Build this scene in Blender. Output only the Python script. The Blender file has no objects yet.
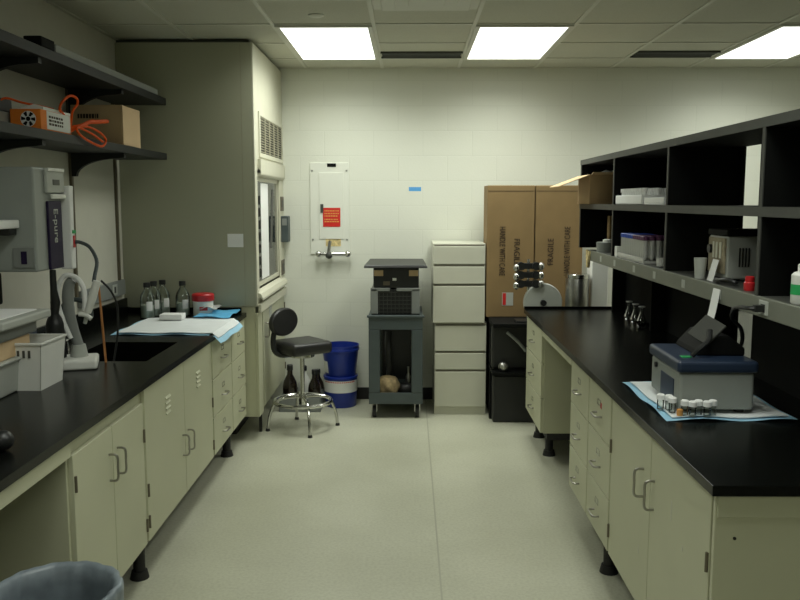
import bpy, bmesh, math, random
from mathutils import Vector, Matrix
random.seed(7)
PI = math.pi
S = bpy.context.scene
COL = S.collection
OFF = {}

# ------------------------------------------------------------------ materials
def mat(name, col, rough=.5, metal=0., var=.06, scale=9., bump=0., bscale=60., trans=0., emit=None, spec=.5, coat=0.):
    m = bpy.data.materials.new(name); m.use_nodes = True
    nt = m.node_tree; n = nt.nodes; l = nt.links
    b = n['Principled BSDF']
    b.inputs['Roughness'].default_value = rough
    b.inputs['Metallic'].default_value = metal
    b.inputs['Transmission Weight'].default_value = trans
    b.inputs['Specular IOR Level'].default_value = spec
    b.inputs['Coat Weight'].default_value = coat
    tc = n.new('ShaderNodeTexCoord')
    if var:
        nz = n.new('ShaderNodeTexNoise'); nz.inputs['Scale'].default_value = scale; nz.inputs['Detail'].default_value = 4
        l.new(tc.outputs['Object'], nz.inputs['Vector'])
        r = n.new('ShaderNodeValToRGB')
        r.color_ramp.elements[0].position = .3; r.color_ramp.elements[1].position = .7
        r.color_ramp.elements[0].color = tuple(c*(1-var) for c in col)+(1,)
        r.color_ramp.elements[1].color = tuple(min(1, c*(1+var)) for c in col)+(1,)
        l.new(nz.outputs['Fac'], r.inputs['Fac']); l.new(r.outputs['Color'], b.inputs['Base Color'])
    else:
        b.inputs['Base Color'].default_value = col+(1,)
    if bump:
        n2 = n.new('ShaderNodeTexNoise'); n2.inputs['Scale'].default_value = bscale
        l.new(tc.outputs['Object'], n2.inputs['Vector'])
        bp = n.new('ShaderNodeBump'); bp.inputs['Strength'].default_value = bump; bp.inputs['Distance'].default_value = .004
        l.new(n2.outputs['Fac'], bp.inputs['Height']); l.new(bp.outputs['Normal'], b.inputs['Normal'])
    if emit:
        b.inputs['Emission Color'].default_value = emit[0]+(1,)
        b.inputs['Emission Strength'].default_value = emit[1]
    return m

def glassmat(name, tint, gl=.12, rough=.03):
    m = bpy.data.materials.new(name); m.use_nodes = True
    nt = m.node_tree; n = nt.nodes; l = nt.links; n.clear()
    o = n.new('ShaderNodeOutputMaterial'); mx = n.new('ShaderNodeMixShader')
    t = n.new('ShaderNodeBsdfTransparent'); t.inputs['Color'].default_value = tint+(1,)
    g = n.new('ShaderNodeBsdfGlossy'); g.inputs['Roughness'].default_value = rough
    fr = n.new('ShaderNodeFresnel'); fr.inputs['IOR'].default_value = 1.45
    ma = n.new('ShaderNodeMath'); ma.operation = 'ADD'; ma.inputs[1].default_value = gl
    l.new(fr.outputs[0], ma.inputs[0]); l.new(ma.outputs[0], mx.inputs[0])
    l.new(t.outputs[0], mx.inputs[1]); l.new(g.outputs[0], mx.inputs[2]); l.new(mx.outputs[0], o.inputs[0])
    return m

def wallmat(name, col, axis, off):
    """painted concrete block: running bond 0.4 x 0.2 m"""
    m = bpy.data.materials.new(name); m.use_nodes = True
    nt = m.node_tree; n = nt.nodes; l = nt.links; b = n['Principled BSDF']
    b.inputs['Roughness'].default_value = .55
    tc = n.new('ShaderNodeTexCoord'); sp = n.new('ShaderNodeSeparateXYZ'); cb = n.new('ShaderNodeCombineXYZ')
    l.new(tc.outputs['Object'], sp.inputs[0])
    ax = n.new('ShaderNodeMath'); ax.operation = 'ADD'; ax.inputs[1].default_value = off[0]
    az = n.new('ShaderNodeMath'); az.operation = 'ADD'; az.inputs[1].default_value = off[1]
    l.new(sp.outputs[axis], ax.inputs[0]); l.new(sp.outputs['Z'], az.inputs[0])
    l.new(ax.outputs[0], cb.inputs[0]); l.new(az.outputs[0], cb.inputs[1])
    br = n.new('ShaderNodeTexBrick')
    br.inputs['Scale'].default_value = 1; br.inputs['Brick Width'].default_value = .4; br.inputs['Row Height'].default_value = .2
    br.inputs['Mortar Size'].default_value = .004; br.inputs['Mortar Smooth'].default_value = .6
    br.inputs['Color1'].default_value = col+(1,)
    br.inputs['Color2'].default_value = tuple(c*.988 for c in col)+(1,)
    br.inputs['Mortar'].default_value = tuple(c*.945 for c in col)+(1,)
    l.new(cb.outputs[0], br.inputs['Vector']); l.new(br.outputs['Color'], b.inputs['Base Color'])
    nz = n.new('ShaderNodeTexNoise'); nz.inputs['Scale'].default_value = 90
    l.new(tc.outputs['Object'], nz.inputs['Vector'])
    mm = n.new('ShaderNodeMath'); mm.operation = 'MULTIPLY_ADD'; mm.inputs[1].default_value = -1.2
    l.new(br.outputs['Fac'], mm.inputs[0]); l.new(nz.outputs['Fac'], mm.inputs[2])
    bp = n.new('ShaderNodeBump'); bp.inputs['Strength'].default_value = .3; bp.inputs['Distance'].default_value = .002
    l.new(mm.outputs[0], bp.inputs['Height']); l.new(bp.outputs['Normal'], b.inputs['Normal'])
    return m

def floormat():
    m = bpy.data.materials.new('sheet_vinyl'); m.use_nodes = True
    nt = m.node_tree; n = nt.nodes; l = nt.links; b = n['Principled BSDF']
    b.inputs['Roughness'].default_value = .33
    tc = n.new('ShaderNodeTexCoord')
    def noise(sc, det): 
        z = n.new('ShaderNodeTexNoise'); z.inputs['Scale'].default_value = sc; z.inputs['Detail'].default_value = det
        l.new(tc.outputs['Object'], z.inputs['Vector']); return z
    a = noise(70, 3); c = noise(1.6, 5)
    r1 = n.new('ShaderNodeValToRGB'); e = r1.color_ramp.elements
    e[0].position = .33; e[0].color = (.50, .50, .39, 1); e[1].position = .6; e[1].color = (.57, .575, .455, 1)
    l.new(a.outputs['Fac'], r1.inputs[0])
    r2 = n.new('ShaderNodeValToRGB'); e = r2.color_ramp.elements
    e[0].position = .35; e[0].color = (.86, .86, .84, 1); e[1].position = .65; e[1].color = (1, 1, 1, 1)
    l.new(c.outputs['Fac'], r2.inputs[0])
    mx = n.new('ShaderNodeMix'); mx.data_type = 'RGBA'; mx.blend_type = 'MULTIPLY'; mx.inputs[0].default_value = 1
    l.new(r1.outputs[0], mx.inputs[6]); l.new(r2.outputs[0], mx.inputs[7])
    sp = n.new('ShaderNodeSeparateXYZ'); l.new(tc.outputs['Object'], sp.inputs[0])
    s1 = n.new('ShaderNodeMath'); s1.operation = 'SUBTRACT'; s1.inputs[1].default_value = .14; l.new(sp.outputs['X'], s1.inputs[0])
    s2 = n.new('ShaderNodeMath'); s2.operation = 'PINGPONG'; s2.inputs[1].default_value = .915; l.new(s1.outputs[0], s2.inputs[0])
    s3 = n.new('ShaderNodeMath'); s3.operation = 'LESS_THAN'; s3.inputs[1].default_value = .004; l.new(s2.outputs[0], s3.inputs[0])
    m2 = n.new('ShaderNodeMix'); m2.data_type = 'RGBA'; m2.inputs[7].default_value = (.38, .38, .29, 1)
    l.new(s3.outputs[0], m2.inputs[0]); l.new(mx.outputs[2], m2.inputs[6]); l.new(m2.outputs[2], b.inputs['Base Color'])
    return m

M = dict(
    wall=wallmat('painted_block', (.72, .735, .645), 'X', (.09, -.018)),
    wallside=wallmat('painted_block_side', (.70, .69, .60), 'Y', (.0, -.018)),
    plaster=mat('wall_panel_paint', (.60, .59, .50), .6, var=.02),
    floor=floormat(),
    panelpaint=mat('panel_paint', (.735, .75, .67), .45, var=.01),
    tile=mat('acoustic_tile', (.56, .56, .47), .9, var=.06, scale=160, bump=.5, bscale=240),
    grid=mat('ceiling_grid_white', (.62, .62, .54), .5, var=0),
    beige=mat('beige_painted_steel', (.515, .52, .37), .42, var=.03, scale=3),
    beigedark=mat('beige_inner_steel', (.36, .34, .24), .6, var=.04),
    hood=mat('hood_grey_beige_paint', (.40, .405, .295), .5, var=.03, scale=2),
    hoodlt=mat('hood_front_cream', (.60, .59, .47), .45, var=.02),
    epoxy=mat('black_epoxy_resin', (.0035, .004, .0033), .25, var=.15, scale=30, bump=.05, bscale=200, spec=.16),
    black=mat('black_matte', (.0035, .004, .0035), .7, var=.2, spec=.15),
    blackpl=mat('black_plastic', (.014, .015, .015), .4, var=.15),
    blackvin=mat('black_vinyl', (.018, .018, .018), .38, var=.2, bump=.1, bscale=90),
    dkgrey=mat('dark_grey_laminate', (.055, .058, .05), .5, var=.08),
    bathgrey=mat('dull_grey_enamel', (.27, .29, .265), .5, var=.03),
    lidgrey=mat('dull_dark_grey', (.05, .052, .044), .7, var=.1),
    lipgrey=mat('grey_lip_paint', (.17, .18, .145), .45, var=.05),
    shelfgrey=mat('dark_shelf_paint', (.045, .047, .042), .5, var=.1, spec=.3),
    wallshelf=mat('charcoal_shelf_laminate', (.016, .018, .017), .5, var=.1, spec=.3),
    pipe=mat('chrome', (.62, .62, .6), .18, 1, var=0),
    steel=mat('brushed_steel', (.42, .42, .4), .3, 1, var=.1, scale=40),
    pull=mat('satin_nickel', (.38, .37, .33), .32, 1, var=0),
    hinge=mat('dull_brass_hinge', (.16, .14, .10), .45, .6, var=.1),
    white=mat('white_plastic', (.76, .77, .72), .4, var=.02),
    whitep=mat('white_paper', (.84, .85, .83), .8, var=.02),
    cream=mat('cream_cabinet_paint', (.56, .56, .46), .42, var=.02),
    creamline=mat('dark_drawer_gap', (.16, .15, .11), .6, var=0),
    lightgrey=mat('light_grey_plastic', (.42, .44, .40), .45, var=.04),
    midgrey=mat('mid_grey_plastic', (.22, .235, .22), .5, var=.05),
    cartgrey=mat('slate_grey_plastic', (.06, .078, .08), .5, var=.08),
    card=mat('brown_cardboard', (.235, .155, .064), .8, var=.07, scale=5),
    cardlt=mat('tan_cardboard', (.62, .45, .26), .8, var=.06, scale=5),
    carddk=mat('shaded_brown_carton', (.24, .14, .07), .8, var=.08),
    ink=mat('dark_brown_ink', (.045, .028, .016), .8, var=0),
    card2=mat('plain_cardboard', (.44, .30, .155), .8, var=.07, scale=5),
    orange=mat('orange_card', (.80, .22, .02), .7, var=.05),
    orcord=mat('orange_rubber', (.85, .11, .008), .6, var=.05, spec=.2),
    red=mat('red_plastic', (.52, .016, .020), .4, var=.05),
    redsign=mat('red_enamel_sign', (.60, .022, .018), .4, var=.03),
    yellow=mat('yellow_lettering', (.70, .32, .08), .6, var=0),
    sticker=mat('faded_yellow_sticker', (.62, .50, .24), .7, var=.35, scale=60),
    blue=mat('blue_bucket_plastic', (.012, .035, .30), .35, var=.06),
    bluetape=mat('sky_blue_tape', (.10, .36, .72), .6, var=.05),
    bluebag=mat('cyan_blue_wrapper', (.12, .48, .80), .35, var=.15, scale=25),
    bluepad=mat('pale_blue_pad_backing', (.33, .60, .78), .7, var=.08),
    pad=mat('white_absorbent_pad', (.76, .80, .80), .85, var=.03, bump=.25, bscale=120),
    navy=mat('navy_blue_lid_plastic', (.016, .03, .062), .4, var=.08),
    purple=mat('dark_violet_panel', (.016, .010, .036), .5, var=.1, spec=.2),
    epgrey=mat('grey_instrument_paint', (.30, .325, .30), .45, var=.03),
    green=mat('green_label', (.02, .36, .10), .5, var=0),
    copper=mat('copper_rod', (.50, .21, .07), .4, .3, var=.1),
    brown=mat('amber_brown_glass', (.012, .008, .006), .12, var=0, coat=.4),
    tan=mat('tan_fabric', (.40, .30, .16), .9, var=.35, scale=30, bump=.6, bscale=40),
    tanpanel=mat('dull_tan_panel', (.30, .26, .17), .6, var=.2, scale=40),
    outlet=mat('brown_outlet_plate', (.11, .09, .06), .5, var=0),
    liner=mat('frosted_bin_liner', (.24, .285, .32), .36, var=.25, scale=14, trans=.25),
    bin=mat('grey_bin_plastic', (.20, .21, .21), .45, var=.05),
    frost=mat('frosted_plastic', (.74, .75, .71), .35, var=.04, trans=.3),
    glass=glassmat('clear_glass', (.94, .97, .95), .05),
    pane=glassmat('sash_glass', (.80, .84, .80), .05),
    water=mat('pale_liquid', (.55, .62, .55), .2, var=0),
    lens=mat('lit_diffuser', (.9, .9, .85), .5, var=0, emit=((.965, 1.0, .91), 4.5)),
    alum=mat('white_lamp_frame', (.62, .62, .55), .5, var=0),
    ebony=mat('dark_base_rubber', (.012, .012, .012), .6, var=.1),
    bluecap=mat('blue_cap', (.02, .07, .42), .4, var=0),
    plumcap=mat('plum_cap', (.11, .035, .10), .4, var=0),
    slat=mat('tan_grille_slat', (.36, .34, .25), .5, var=.05),
    void=mat('dark_slot', (.012, .012, .010), .8, var=0),
)

# ------------------------------------------------------------------ mesh builder
class MB:
    def __init__(s): s.bm = bmesh.new()
    def box(s, x0, x1, y0, y1, z0, z1):
        v = [s.bm.verts.new(p) for p in ((x0,y0,z0),(x1,y0,z0),(x1,y1,z0),(x0,y1,z0),(x0,y0,z1),(x1,y0,z1),(x1,y1,z1),(x0,y1,z1))]
        for f in ((0,3,2,1),(4,5,6,7),(0,1,5,4),(1,2,6,5),(2,3,7,6),(3,0,4,7)): s.bm.faces.new([v[i] for i in f])
        return s
    def hexa(s, lo, hi):
        v = [s.bm.verts.new(p) for p in list(lo)+list(hi)]
        for f in ((0,3,2,1),(4,5,6,7),(0,1,5,4),(1,2,6,5),(2,3,7,6),(3,0,4,7)): s.bm.faces.new([v[i] for i in f])
        return s
    def prism(s, pts, axis, a, b):
        def P(p, t): return (t,p[0],p[1]) if axis=='x' else ((p[0],t,p[1]) if axis=='y' else (p[0],p[1],t))
        A = [s.bm.verts.new(P(p,a)) for p in pts]; B = [s.bm.verts.new(P(p,b)) for p in pts]
        s.bm.faces.new(A); s.bm.faces.new(B[::-1]); n = len(pts)
        for i in range(n): s.bm.faces.new([A[i],B[i],B[(i+1)%n],A[(i+1)%n]])
        return s
    def ring(s, c, ax, r, n):
        ax = Vector(ax).normalized(); u = ax.orthogonal().normalized(); w = ax.cross(u)
        return [s.bm.verts.new(Vector(c)+(u*math.cos(2*PI*i/n)+w*math.sin(2*PI*i/n))*r) for i in range(n)]
    def cyl(s, p0, p1, r0, r1=None, n=20):
        r1 = r0 if r1 is None else r1; ax = Vector(p1)-Vector(p0)
        A = s.ring(p0,ax,r0,n); B = s.ring(p1,ax,r1,n)
        for i in range(n): s.bm.faces.new([A[i],A[(i+1)%n],B[(i+1)%n],B[i]])
        s.bm.faces.new(A[::-1]); s.bm.faces.new(B); return s
    def tube(s, pts, r, n=8, closed=False, sub=6):
        P = [Vector(p) for p in pts]; R = r if isinstance(r,(list,tuple)) else [r]*len(P)
        out = []; rr = []; m = len(P); rng = m if closed else m-1
        for i in range(rng):
            a = P[(i-1)%m] if closed or i>0 else P[0]; b = P[i]; c = P[(i+1)%m]; d = P[(i+2)%m] if closed or i+2<m else P[-1]
            for k in range(sub):
                t = k/sub
                out.append(.5*((2*b)+(-a+c)*t+(2*a-5*b+4*c-d)*t*t+(-a+3*b-3*c+d)*t**3)); rr.append(R[i]*(1-t)+R[(i+1)%m]*t)
        if not closed: out.append(P[-1]); rr.append(R[-1])
        N = len(out); rings = []; u = None
        for i in range(N):
            t = (out[(i+1)%N]-out[i-1]) if closed else (out[min(i+1,N-1)]-out[max(i-1,0)])
            t.normalize()
            u = t.orthogonal().normalized() if u is None else (u-t*u.dot(t)).normalized()
            w = t.cross(u)
            rings.append([s.bm.verts.new(out[i]+(u*math.cos(2*PI*k/n)+w*math.sin(2*PI*k/n))*rr[i]) for k in range(n)])
        for i in range(N if closed else N-1):
            A = rings[i]; B = rings[(i+1)%N]
            for k in range(n): s.bm.faces.new([A[k],A[(k+1)%n],B[(k+1)%n],B[k]])
        if not closed: s.bm.faces.new(rings[0][::-1]); s.bm.faces.new(rings[-1])
        return s
    def lathe(s, prof, c=(0,0,0), n=28, cap0=True, cap1=True, fn=None):
        rings = []
        for r,z in prof:
            rings.append([s.bm.verts.new((c[0]+(fn(r,z,2*PI*i/n) if fn else r)*math.cos(2*PI*i/n), c[1]+(fn(r,z,2*PI*i/n) if fn else r)*math.sin(2*PI*i/n), c[2]+z)) for i in range(n)])
        for A,B in zip(rings,rings[1:]):
            for i in range(n): s.bm.faces.new([A[i],A[(i+1)%n],B[(i+1)%n],B[i]])
        if cap0: s.bm.faces.new(rings[0][::-1])
        if cap1: s.bm.faces.new(rings[-1])
        return s
    def sph(s, c, r, sc=(1,1,1), n=20):
        mt = Matrix.Translation(c) @ Matrix.Diagonal((sc[0],sc[1],sc[2],1))
        bmesh.ops.create_uvsphere(s.bm, u_segments=n, v_segments=n//2, radius=r, matrix=mt); return s
    def xf(s, mtx):
        bmesh.ops.transform(s.bm, matrix=mtx, verts=s.bm.verts); return s
    def build(s, name, m, parent=None, bevel=0., smooth=False, local=False, seg=2, ang=35):
        bmesh.ops.recalc_face_normals(s.bm, faces=s.bm.faces)
        me = bpy.data.meshes.new(name)
        off = Vector((0,0,0))
        if parent is not None:
            off = OFF[parent]
            if not local: bmesh.ops.translate(s.bm, vec=-off, verts=s.bm.verts)
        s.bm.to_mesh(me); s.bm.free()
        me.materials.append(m)
        if smooth:
            me.polygons.foreach_set('use_smooth', [True]*len(me.polygons)); me.set_sharp_from_angle(angle=math.radians(ang))
        o = bpy.data.objects.new(name, me); COL.objects.link(o)
        if parent is not None: o.parent = parent
        OFF[o] = off
        if bevel:
            b = o.modifiers.new('bevel','BEVEL'); b.width = bevel; b.segments = seg; b.limit_method = 'ANGLE'; b.angle_limit = math.radians(40)
        return o

def B(*a): return MB().box(*a)
def T(name, label, cat, loc=(0,0,0), rz=0, group=None):
    o = bpy.data.objects.new(name, None); COL.objects.link(o); o.empty_display_size = .05
    o.location = loc; o.rotation_euler = (0,0,rz); OFF[o] = Vector(loc)
    tag(o, label, cat, group); return o
def tag(o, label, cat, group=None):
    o['label'] = label; o['category'] = cat
    if group: o['group'] = group
    return o
def struct(o): o['kind'] = 'structure'; return o
def recenter(o, loc):
    """give a one-mesh thing its origin at loc"""
    o.data.transform(Matrix.Translation(-Vector(loc))); o.location = loc; return o
def dup(root, loc, rz, label, group=None):
    r = root.copy(); COL.objects.link(r); r.location = loc; r.rotation_euler = (0,0,rz); r['label'] = label
    if group: r['group'] = group
    for ch in list(root.children):
        c = ch.copy(); COL.objects.link(c); c.parent = r
        for g in list(ch.children):
            d = g.copy(); COL.objects.link(d); d.parent = c
    return r
def lettering(name, txt, size, mtx, m, parent, length=None, depth=.0008):
    """flat letters; mtx places the text plane in the parent's frame"""
    cu = bpy.data.curves.new('t','FONT'); cu.body = txt; cu.size = size; cu.align_x = 'CENTER'; cu.align_y = 'CENTER'; cu.extrude = depth
    to = bpy.data.objects.new('t', cu); COL.objects.link(to)
    bpy.context.view_layer.update()
    me = bpy.data.meshes.new_from_object(to.evaluated_get(bpy.context.evaluated_depsgraph_get()))
    bpy.data.objects.remove(to); bpy.data.curves.remove(cu)
    xs = [v.co.x for v in me.vertices]
    if length: me.transform(Matrix.Diagonal((length/(max(xs)-min(xs)),1,1,1)))
    me.transform(mtx); me.name = name
    me.materials.clear(); me.materials.append(m)
    o = bpy.data.objects.new(name, me); COL.objects.link(o); o.parent = parent; OFF[o] = OFF.get(parent, Vector())
    return o
def frame(origin, xdir, ydir):
    x = Vector(xdir).normalized(); y = Vector(ydir).normalized(); z = x.cross(y)
    m = Matrix((x,y,z)).transposed().to_4x4(); m.translation = origin; return m

# ------------------------------------------------------------------ the room
YB, XL, XR, YF, ZC = 6.84, -1.94, 3.6, -2.2, 2.716
struct(B(XL-.1, XR+.1, YF-.1, YB+.1, -.1, 0).build('floor', M['floor']))
struct(B(XL-.1, XR+.1, YF-.1, YB+.1, ZC, ZC+.1).build('ceiling', M['tile']))
struct(B(XL-.1, XR+.1, YB, YB+.1, 0, ZC).build('wall_back', M['wall']))
struct(B(XL-.1, XL, YF, YB, 0, ZC).build('wall_left', M['plaster']))
struct(B(XR, XR+.1, YF, YB, 0, ZC).build('wall_right', M['wallside']))
struct(B(XL, XR, YF-.1, YF, 0, ZC).build('wall_front', M['wall']))
struct(B(-1.02, XR, YB-.012, YB, 0, .10).build('baseboard_back', M['ebony'], bevel=.003))
# ceiling grid: T-bars on a 0.61 m module
gx = [-.826+.61*k for k in range(-1, 8)]; gy = [6.385-.61*k for k in range(0, 15)]
g = MB()
for x in gx: g.box(x-.012, x+.012, YF, YB, ZC-.006, ZC)
for y in gy: g.box(XL, XR, y-.012, y+.012, ZC-.0055, ZC)
g.box(-1.03, XR, YB-.022, YB, ZC-.007, ZC).box(XL, XL+.022, YF, YB, ZC-.007, ZC)
struct(g.build('trim_1', M['grid']))

# ceiling lights
LAMP = (.965, 1.0, .91)
def ceiling_light(cx, y0, y1, label, watt=27.):
    t = T('ceiling_light', label, 'light', (cx, (y0+y1)/2, ZC-.012), 0, 'recessed ceiling lights')
    f = MB(); a, b = .296, (y1-y0)/2-.01
    f.box(-a,-a+.028,-b,b,-.004,.012).box(a-.028,a,-b,b,-.004,.012).box(-a+.028,a-.028,-b,-b+.028,-.004,.012).box(-a+.028,a-.028,b-.028,b,-.004,.012)
    f.build('lamp_frame', M['alum'], t, local=True)
    B(-a+.028, a-.028, -b+.028, b-.028, .0, .010).build('diffuser', M['lens'], t, local=True)
    ld = bpy.data.lights.new('lamp','AREA'); ld.shape = 'RECTANGLE'; ld.size = 2*a-.06; ld.size_y = 2*b-.06
    ld.energy = watt; ld.color = LAMP; ld.spread = math.radians(148)
    lo = bpy.data.objects.new('lamp', ld); COL.objects.link(lo); lo.parent = t; lo.location = (0,0,-.003)
    return t
ceiling_light(-.521, 5.165, 6.385, 'lit rectangular ceiling light nearest the fume hood')
ceiling_light(.699, 5.165, 6.385, 'lit rectangular ceiling light in the middle, above the tall brown cartons')
ceiling_light(2.529, 5.165, 6.385, 'lit rectangular ceiling light at the far right beyond the black shelving')
ceiling_light(-.521, 1.505, 2.725, 'lit ceiling light overhead on the sink bench side, nearer the viewer', 15.)
ceiling_light(.699, 1.505, 2.725, 'lit ceiling light overhead on the shelving side, nearer the viewer', 15.)
ceiling_light(.089, -1.545, -.325, 'lit ceiling light behind the viewer above the near end of the aisle', 16.)

def vent(cx, y0, y1, label):
    t = T('ceiling_vent', label, 'vent', (cx, (y0+y1)/2, ZC-.012), 0, 'slot vents in the ceiling')
    b = (y1-y0)/2
    B(-.285,.285,-b,b,.004,.012).build('backing', M['void'], t, local=True)
    f = MB().box(-.295,.295,-b-.012,-b,-.002,.012).box(-.295,.295,b,b+.012,-.002,.012)
    f.build('vent_frame', M['dkgrey'], t, local=True)
    for k in range(3):
        y = -b+(k+.75)*(2*b)/3.5
        B(-.285,.285,y-.008,y+.008,.0,.006).build('vane', M['dkgrey'], t, local=True)
vent(.089, 6.11, 6.30, 'dark slot vent in the ceiling between the two bright lights')
vent(1.919, 6.10, 6.28, 'dark slot vent in the ceiling beside the far right light')
t = T('air_diffuser', 'pale square air diffuser in the ceiling at the top edge of the view', 'diffuser', (.089, 4.43, ZC-.03))
B(-.29,.29,-.29,.29,0.012,.03).build('diffuser_frame', M['grid'], t, local=True, bevel=.01)
for k, a in enumerate((.24,.17,.10)): B(-a,a,-a,a,-.004*(k+1)-.002,.012-.004*k).build('cone_ring', M['grid'], t, local=True, bevel=.012)
o = MB().lathe([(.045,0),(.045,.006),(.03,.012)],(0,0,0)).xf(Matrix.Rotation(PI,4,'X')).build('sprinkler_cover', M['grid'], smooth=True)
o.location = (-.535, 4.92, ZC-.0); tag(o, 'small round white sprinkler cover on the ceiling in front of the left light', 'sprinkler')

# ------------------------------------------------------------------ cabinets
def door_handle(y, z, fx, sd, parent, ln=.10):
    x = fx+sd*.032
    MB().tube([(fx,y,z-ln/2),(fx+sd*.022,y,z-ln/2),(x,y,z-ln/2+.012),(x,y,z),(x,y,z+ln/2-.012),(fx+sd*.022,y,z+ln/2),(fx,y,z+ln/2)],.0048,8,sub=4).build('handle', M['pull'], parent, smooth=True)
def drawer_pull(y, z, fx, sd, parent, ln=.09):
    x = fx+sd*.028
    MB().tube([(fx,y-ln/2,z),(fx+sd*.018,y-ln/2,z),(x,y-ln/2+.012,z),(x,y,z),(x,y+ln/2-.012,z),(fx+sd*.018,y+ln/2,z),(fx,y+ln/2,z)],.005,8,sub=4).build('pull', M['pull'], parent, smooth=True)
def label_holder(y, z, fx, sd, parent):
    m = MB(); a = min(fx, fx+sd*.003); b = max(fx, fx+sd*.003)
    m.box(a,b,y-.028,y+.028,z-.013,z-.010).box(a,b,y-.028,y+.028,z+.010,z+.013).box(a,b,y-.028,y-.025,z-.010,z+.010).box(a,b,y+.025,y+.028,z-.010,z+.010)
    m.build('label_holder', M['pipe'], parent)
def hinge(y, z, fx, sd, parent):
    MB().cyl((fx+sd*.003,y,z-.028),(fx+sd*.003,y,z+.028),.0055,n=8).build('hinge', M['hinge'], parent, smooth=True)
def louvers(y, z, fx, sd, parent):
    m = MB()
    for k in range(4):
        zz = z-.036+k*.024; pr = [(fx,zz-.003),(fx+sd*.006,zz-.006),(fx+sd*.0075,zz-.002),(fx,zz+.008)]
        m.prism(pr,'y',y-.035,y+.035)
    m.build('louver', M['beige'], parent)
def foot(x, y, z, parent):
    MB().cyl((x,y,.03),(x,y,z-.045),.026,n=14).cyl((x,y,0),(x,y,.035),.042,.034,n=16).build('levelling_foot', M['ebony'], parent, smooth=True)

def cabinet(name, label, fx, sd, back, y0, y1, z0, z1, fronts, feet=(), group=None):
    """carcass with the front plane at x=fx facing sd*x; fronts: list of dicts"""
    t = T(name, label, 'cabinet', (fx-sd*.3, (y0+y1)/2, 0), 0, group)
    lo_, hi_ = sorted((fx-sd*.045, back)); B(lo_,hi_,y0+.01,y1-.01,z0-.045,z0).build('base_rail', M['ebony'], t)
    fb = fx-sd*.019
    B(min(fb,back),max(fb,back),y0,y1,z0,z1).build('body', M['beige'], t, bevel=.002)
    for f in fronts:
        a, b, c, d = f['r']; k = f['k']
        x0, x1 = sorted((fb, fx))
        o = B(x0,x1,a+.003,b-.003,c+.003,d-.003).build({'door':'door','drawer':'drawer','panel':'front_panel'}[k], M['beige'], t, bevel=.0025)
        if 'h' in f: door_handle(f['h'][0], f['h'][1], fx, sd, o)
        if k == 'drawer':
            m = (a+b)/2; drawer_pull(m, (c+d)/2-.02, fx, sd, o); label_holder(m, (c+d)/2+.035, fx, sd, o)
        for hh in f.get('hinges',()): hinge(hh[0], hh[1], fx, sd, o)
        for lv in f.get('louv',()): louvers(lv[0], lv[1], fx, sd, o)
    for (x,y) in feet: foot(x, y, z0, t)
    return t
def drawers(y0, y1, z0, z1, n=3):
    h = (z1-z0)/n
    return [dict(k='drawer', r=(y0,y1,z0+h*i,z0+h*(i+1))) for i in range(n)]

# ---- left bench
LF, LZ, CT, CB = -1.12, .19, .90, .87
cabinet('base_cabinet', 'beige two door cabinet at the near end of the left bench', LF, 1, -1.88, 2.66, 3.416, LZ, CB, [
    dict(k='door', r=(2.67,3.04,LZ,.815), h=(2.998,.664), hinges=((2.682,.71),(2.682,.288))),
    dict(k='door', r=(3.04,3.406,LZ,.815), h=(3.086,.664), hinges=((3.40,.67),(3.40,.277)))],
    feet=((-1.76,3.34),(-1.76,2.76)))
cabinet('sink_cabinet', 'beige louvered two door cabinet below the black sink', LF, 1, -1.88, 3.416, 4.634, LZ, .66, [
    dict(k='door', r=(3.426,4.04,LZ,.868), h=(3.99,.453), hinges=((3.434,.42),(3.434,.28)), louv=((3.757,.716),)),
    dict(k='door', r=(4.04,4.624,LZ,.868), h=(4.09,.453), hinges=((4.616,.515),(4.616,.267)), louv=((4.314,.716),))],
    feet=((-1.19,3.49),(-1.76,3.50),(-1.76,4.55)))
sc = bpy.data.objects['sink_cabinet']
B(LF-.05,LF-.0195,3.416,4.634,.66,CB).build('sink_apron', M['beige'], sc)
cabinet('drawer_cabinet', 'beige three drawer cabinet right of the sink cabinet on the left bench', LF, 1, -1.88, 4.634, 5.155, LZ, CB,
    drawers(4.644,5.15,LZ,.862), feet=((-1.76,5.06),(-1.76,4.74)))
cabinet('drawer_cabinet', 'beige three drawer cabinet touching the fume hood on the left bench', LF, 1, -1.88, 5.155, 5.59, LZ, CB,
    drawers(5.16,5.585,LZ,.862), feet=((-1.19,5.26),(-1.76,5.5)))
t = T('lab_bench', 'long black topped bench with a sink along the left wall', 'bench', (-1.5, 3.4, 0))
EX, BY0 = -1.108, .9
sx0, sx1, sy0, sy1 = -1.64, -1.245, 3.86, 4.40
m = MB()
m.box(XL+.002,EX,BY0,sy0,CB,CT).box(XL+.002,EX,sy1,5.598,CB,CT).box(XL+.002,sx0,sy0,sy1,CB,CT).box(sx1,EX,sy0,sy1,CB,CT)
m.build('worktop', M['epoxy'], t)
s_ = MB().box(sx0-.012,sx0,sy0,sy1,.68,CB).box(sx1,sx1+.012,sy0,sy1,.68,CB).box(sx0-.012,sx1+.012,sy0-.012,sy0,.68,CB).box(sx0-.012,sx1+.012,sy1,sy1+.012,.68,CB).box(sx0-.012,sx1+.012,sy0-.012,sy1+.012,.668,.68)
sk = s_.build('sink', M['epoxy'], t)
MB().lathe([(.038,0),(.038,.004),(.02,.003)],((sx0+sx1)/2,(sy0+sy1)/2,.68),20).build('drain', M['steel'], sk, smooth=True)
B(XL+.002,XL+.022,BY0,5.598,CT,1.0).build('backsplash', M['epoxy'], t, bevel=.003)
B(XL+.022,-1.14,5.578,5.598,CT,.935).build('end_curb', M['epoxy'], t, bevel=.003)
B(LF-.019,LF,BY0,2.66,.812,CB).build('apron', M['beige'], t, bevel=.002)
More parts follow.
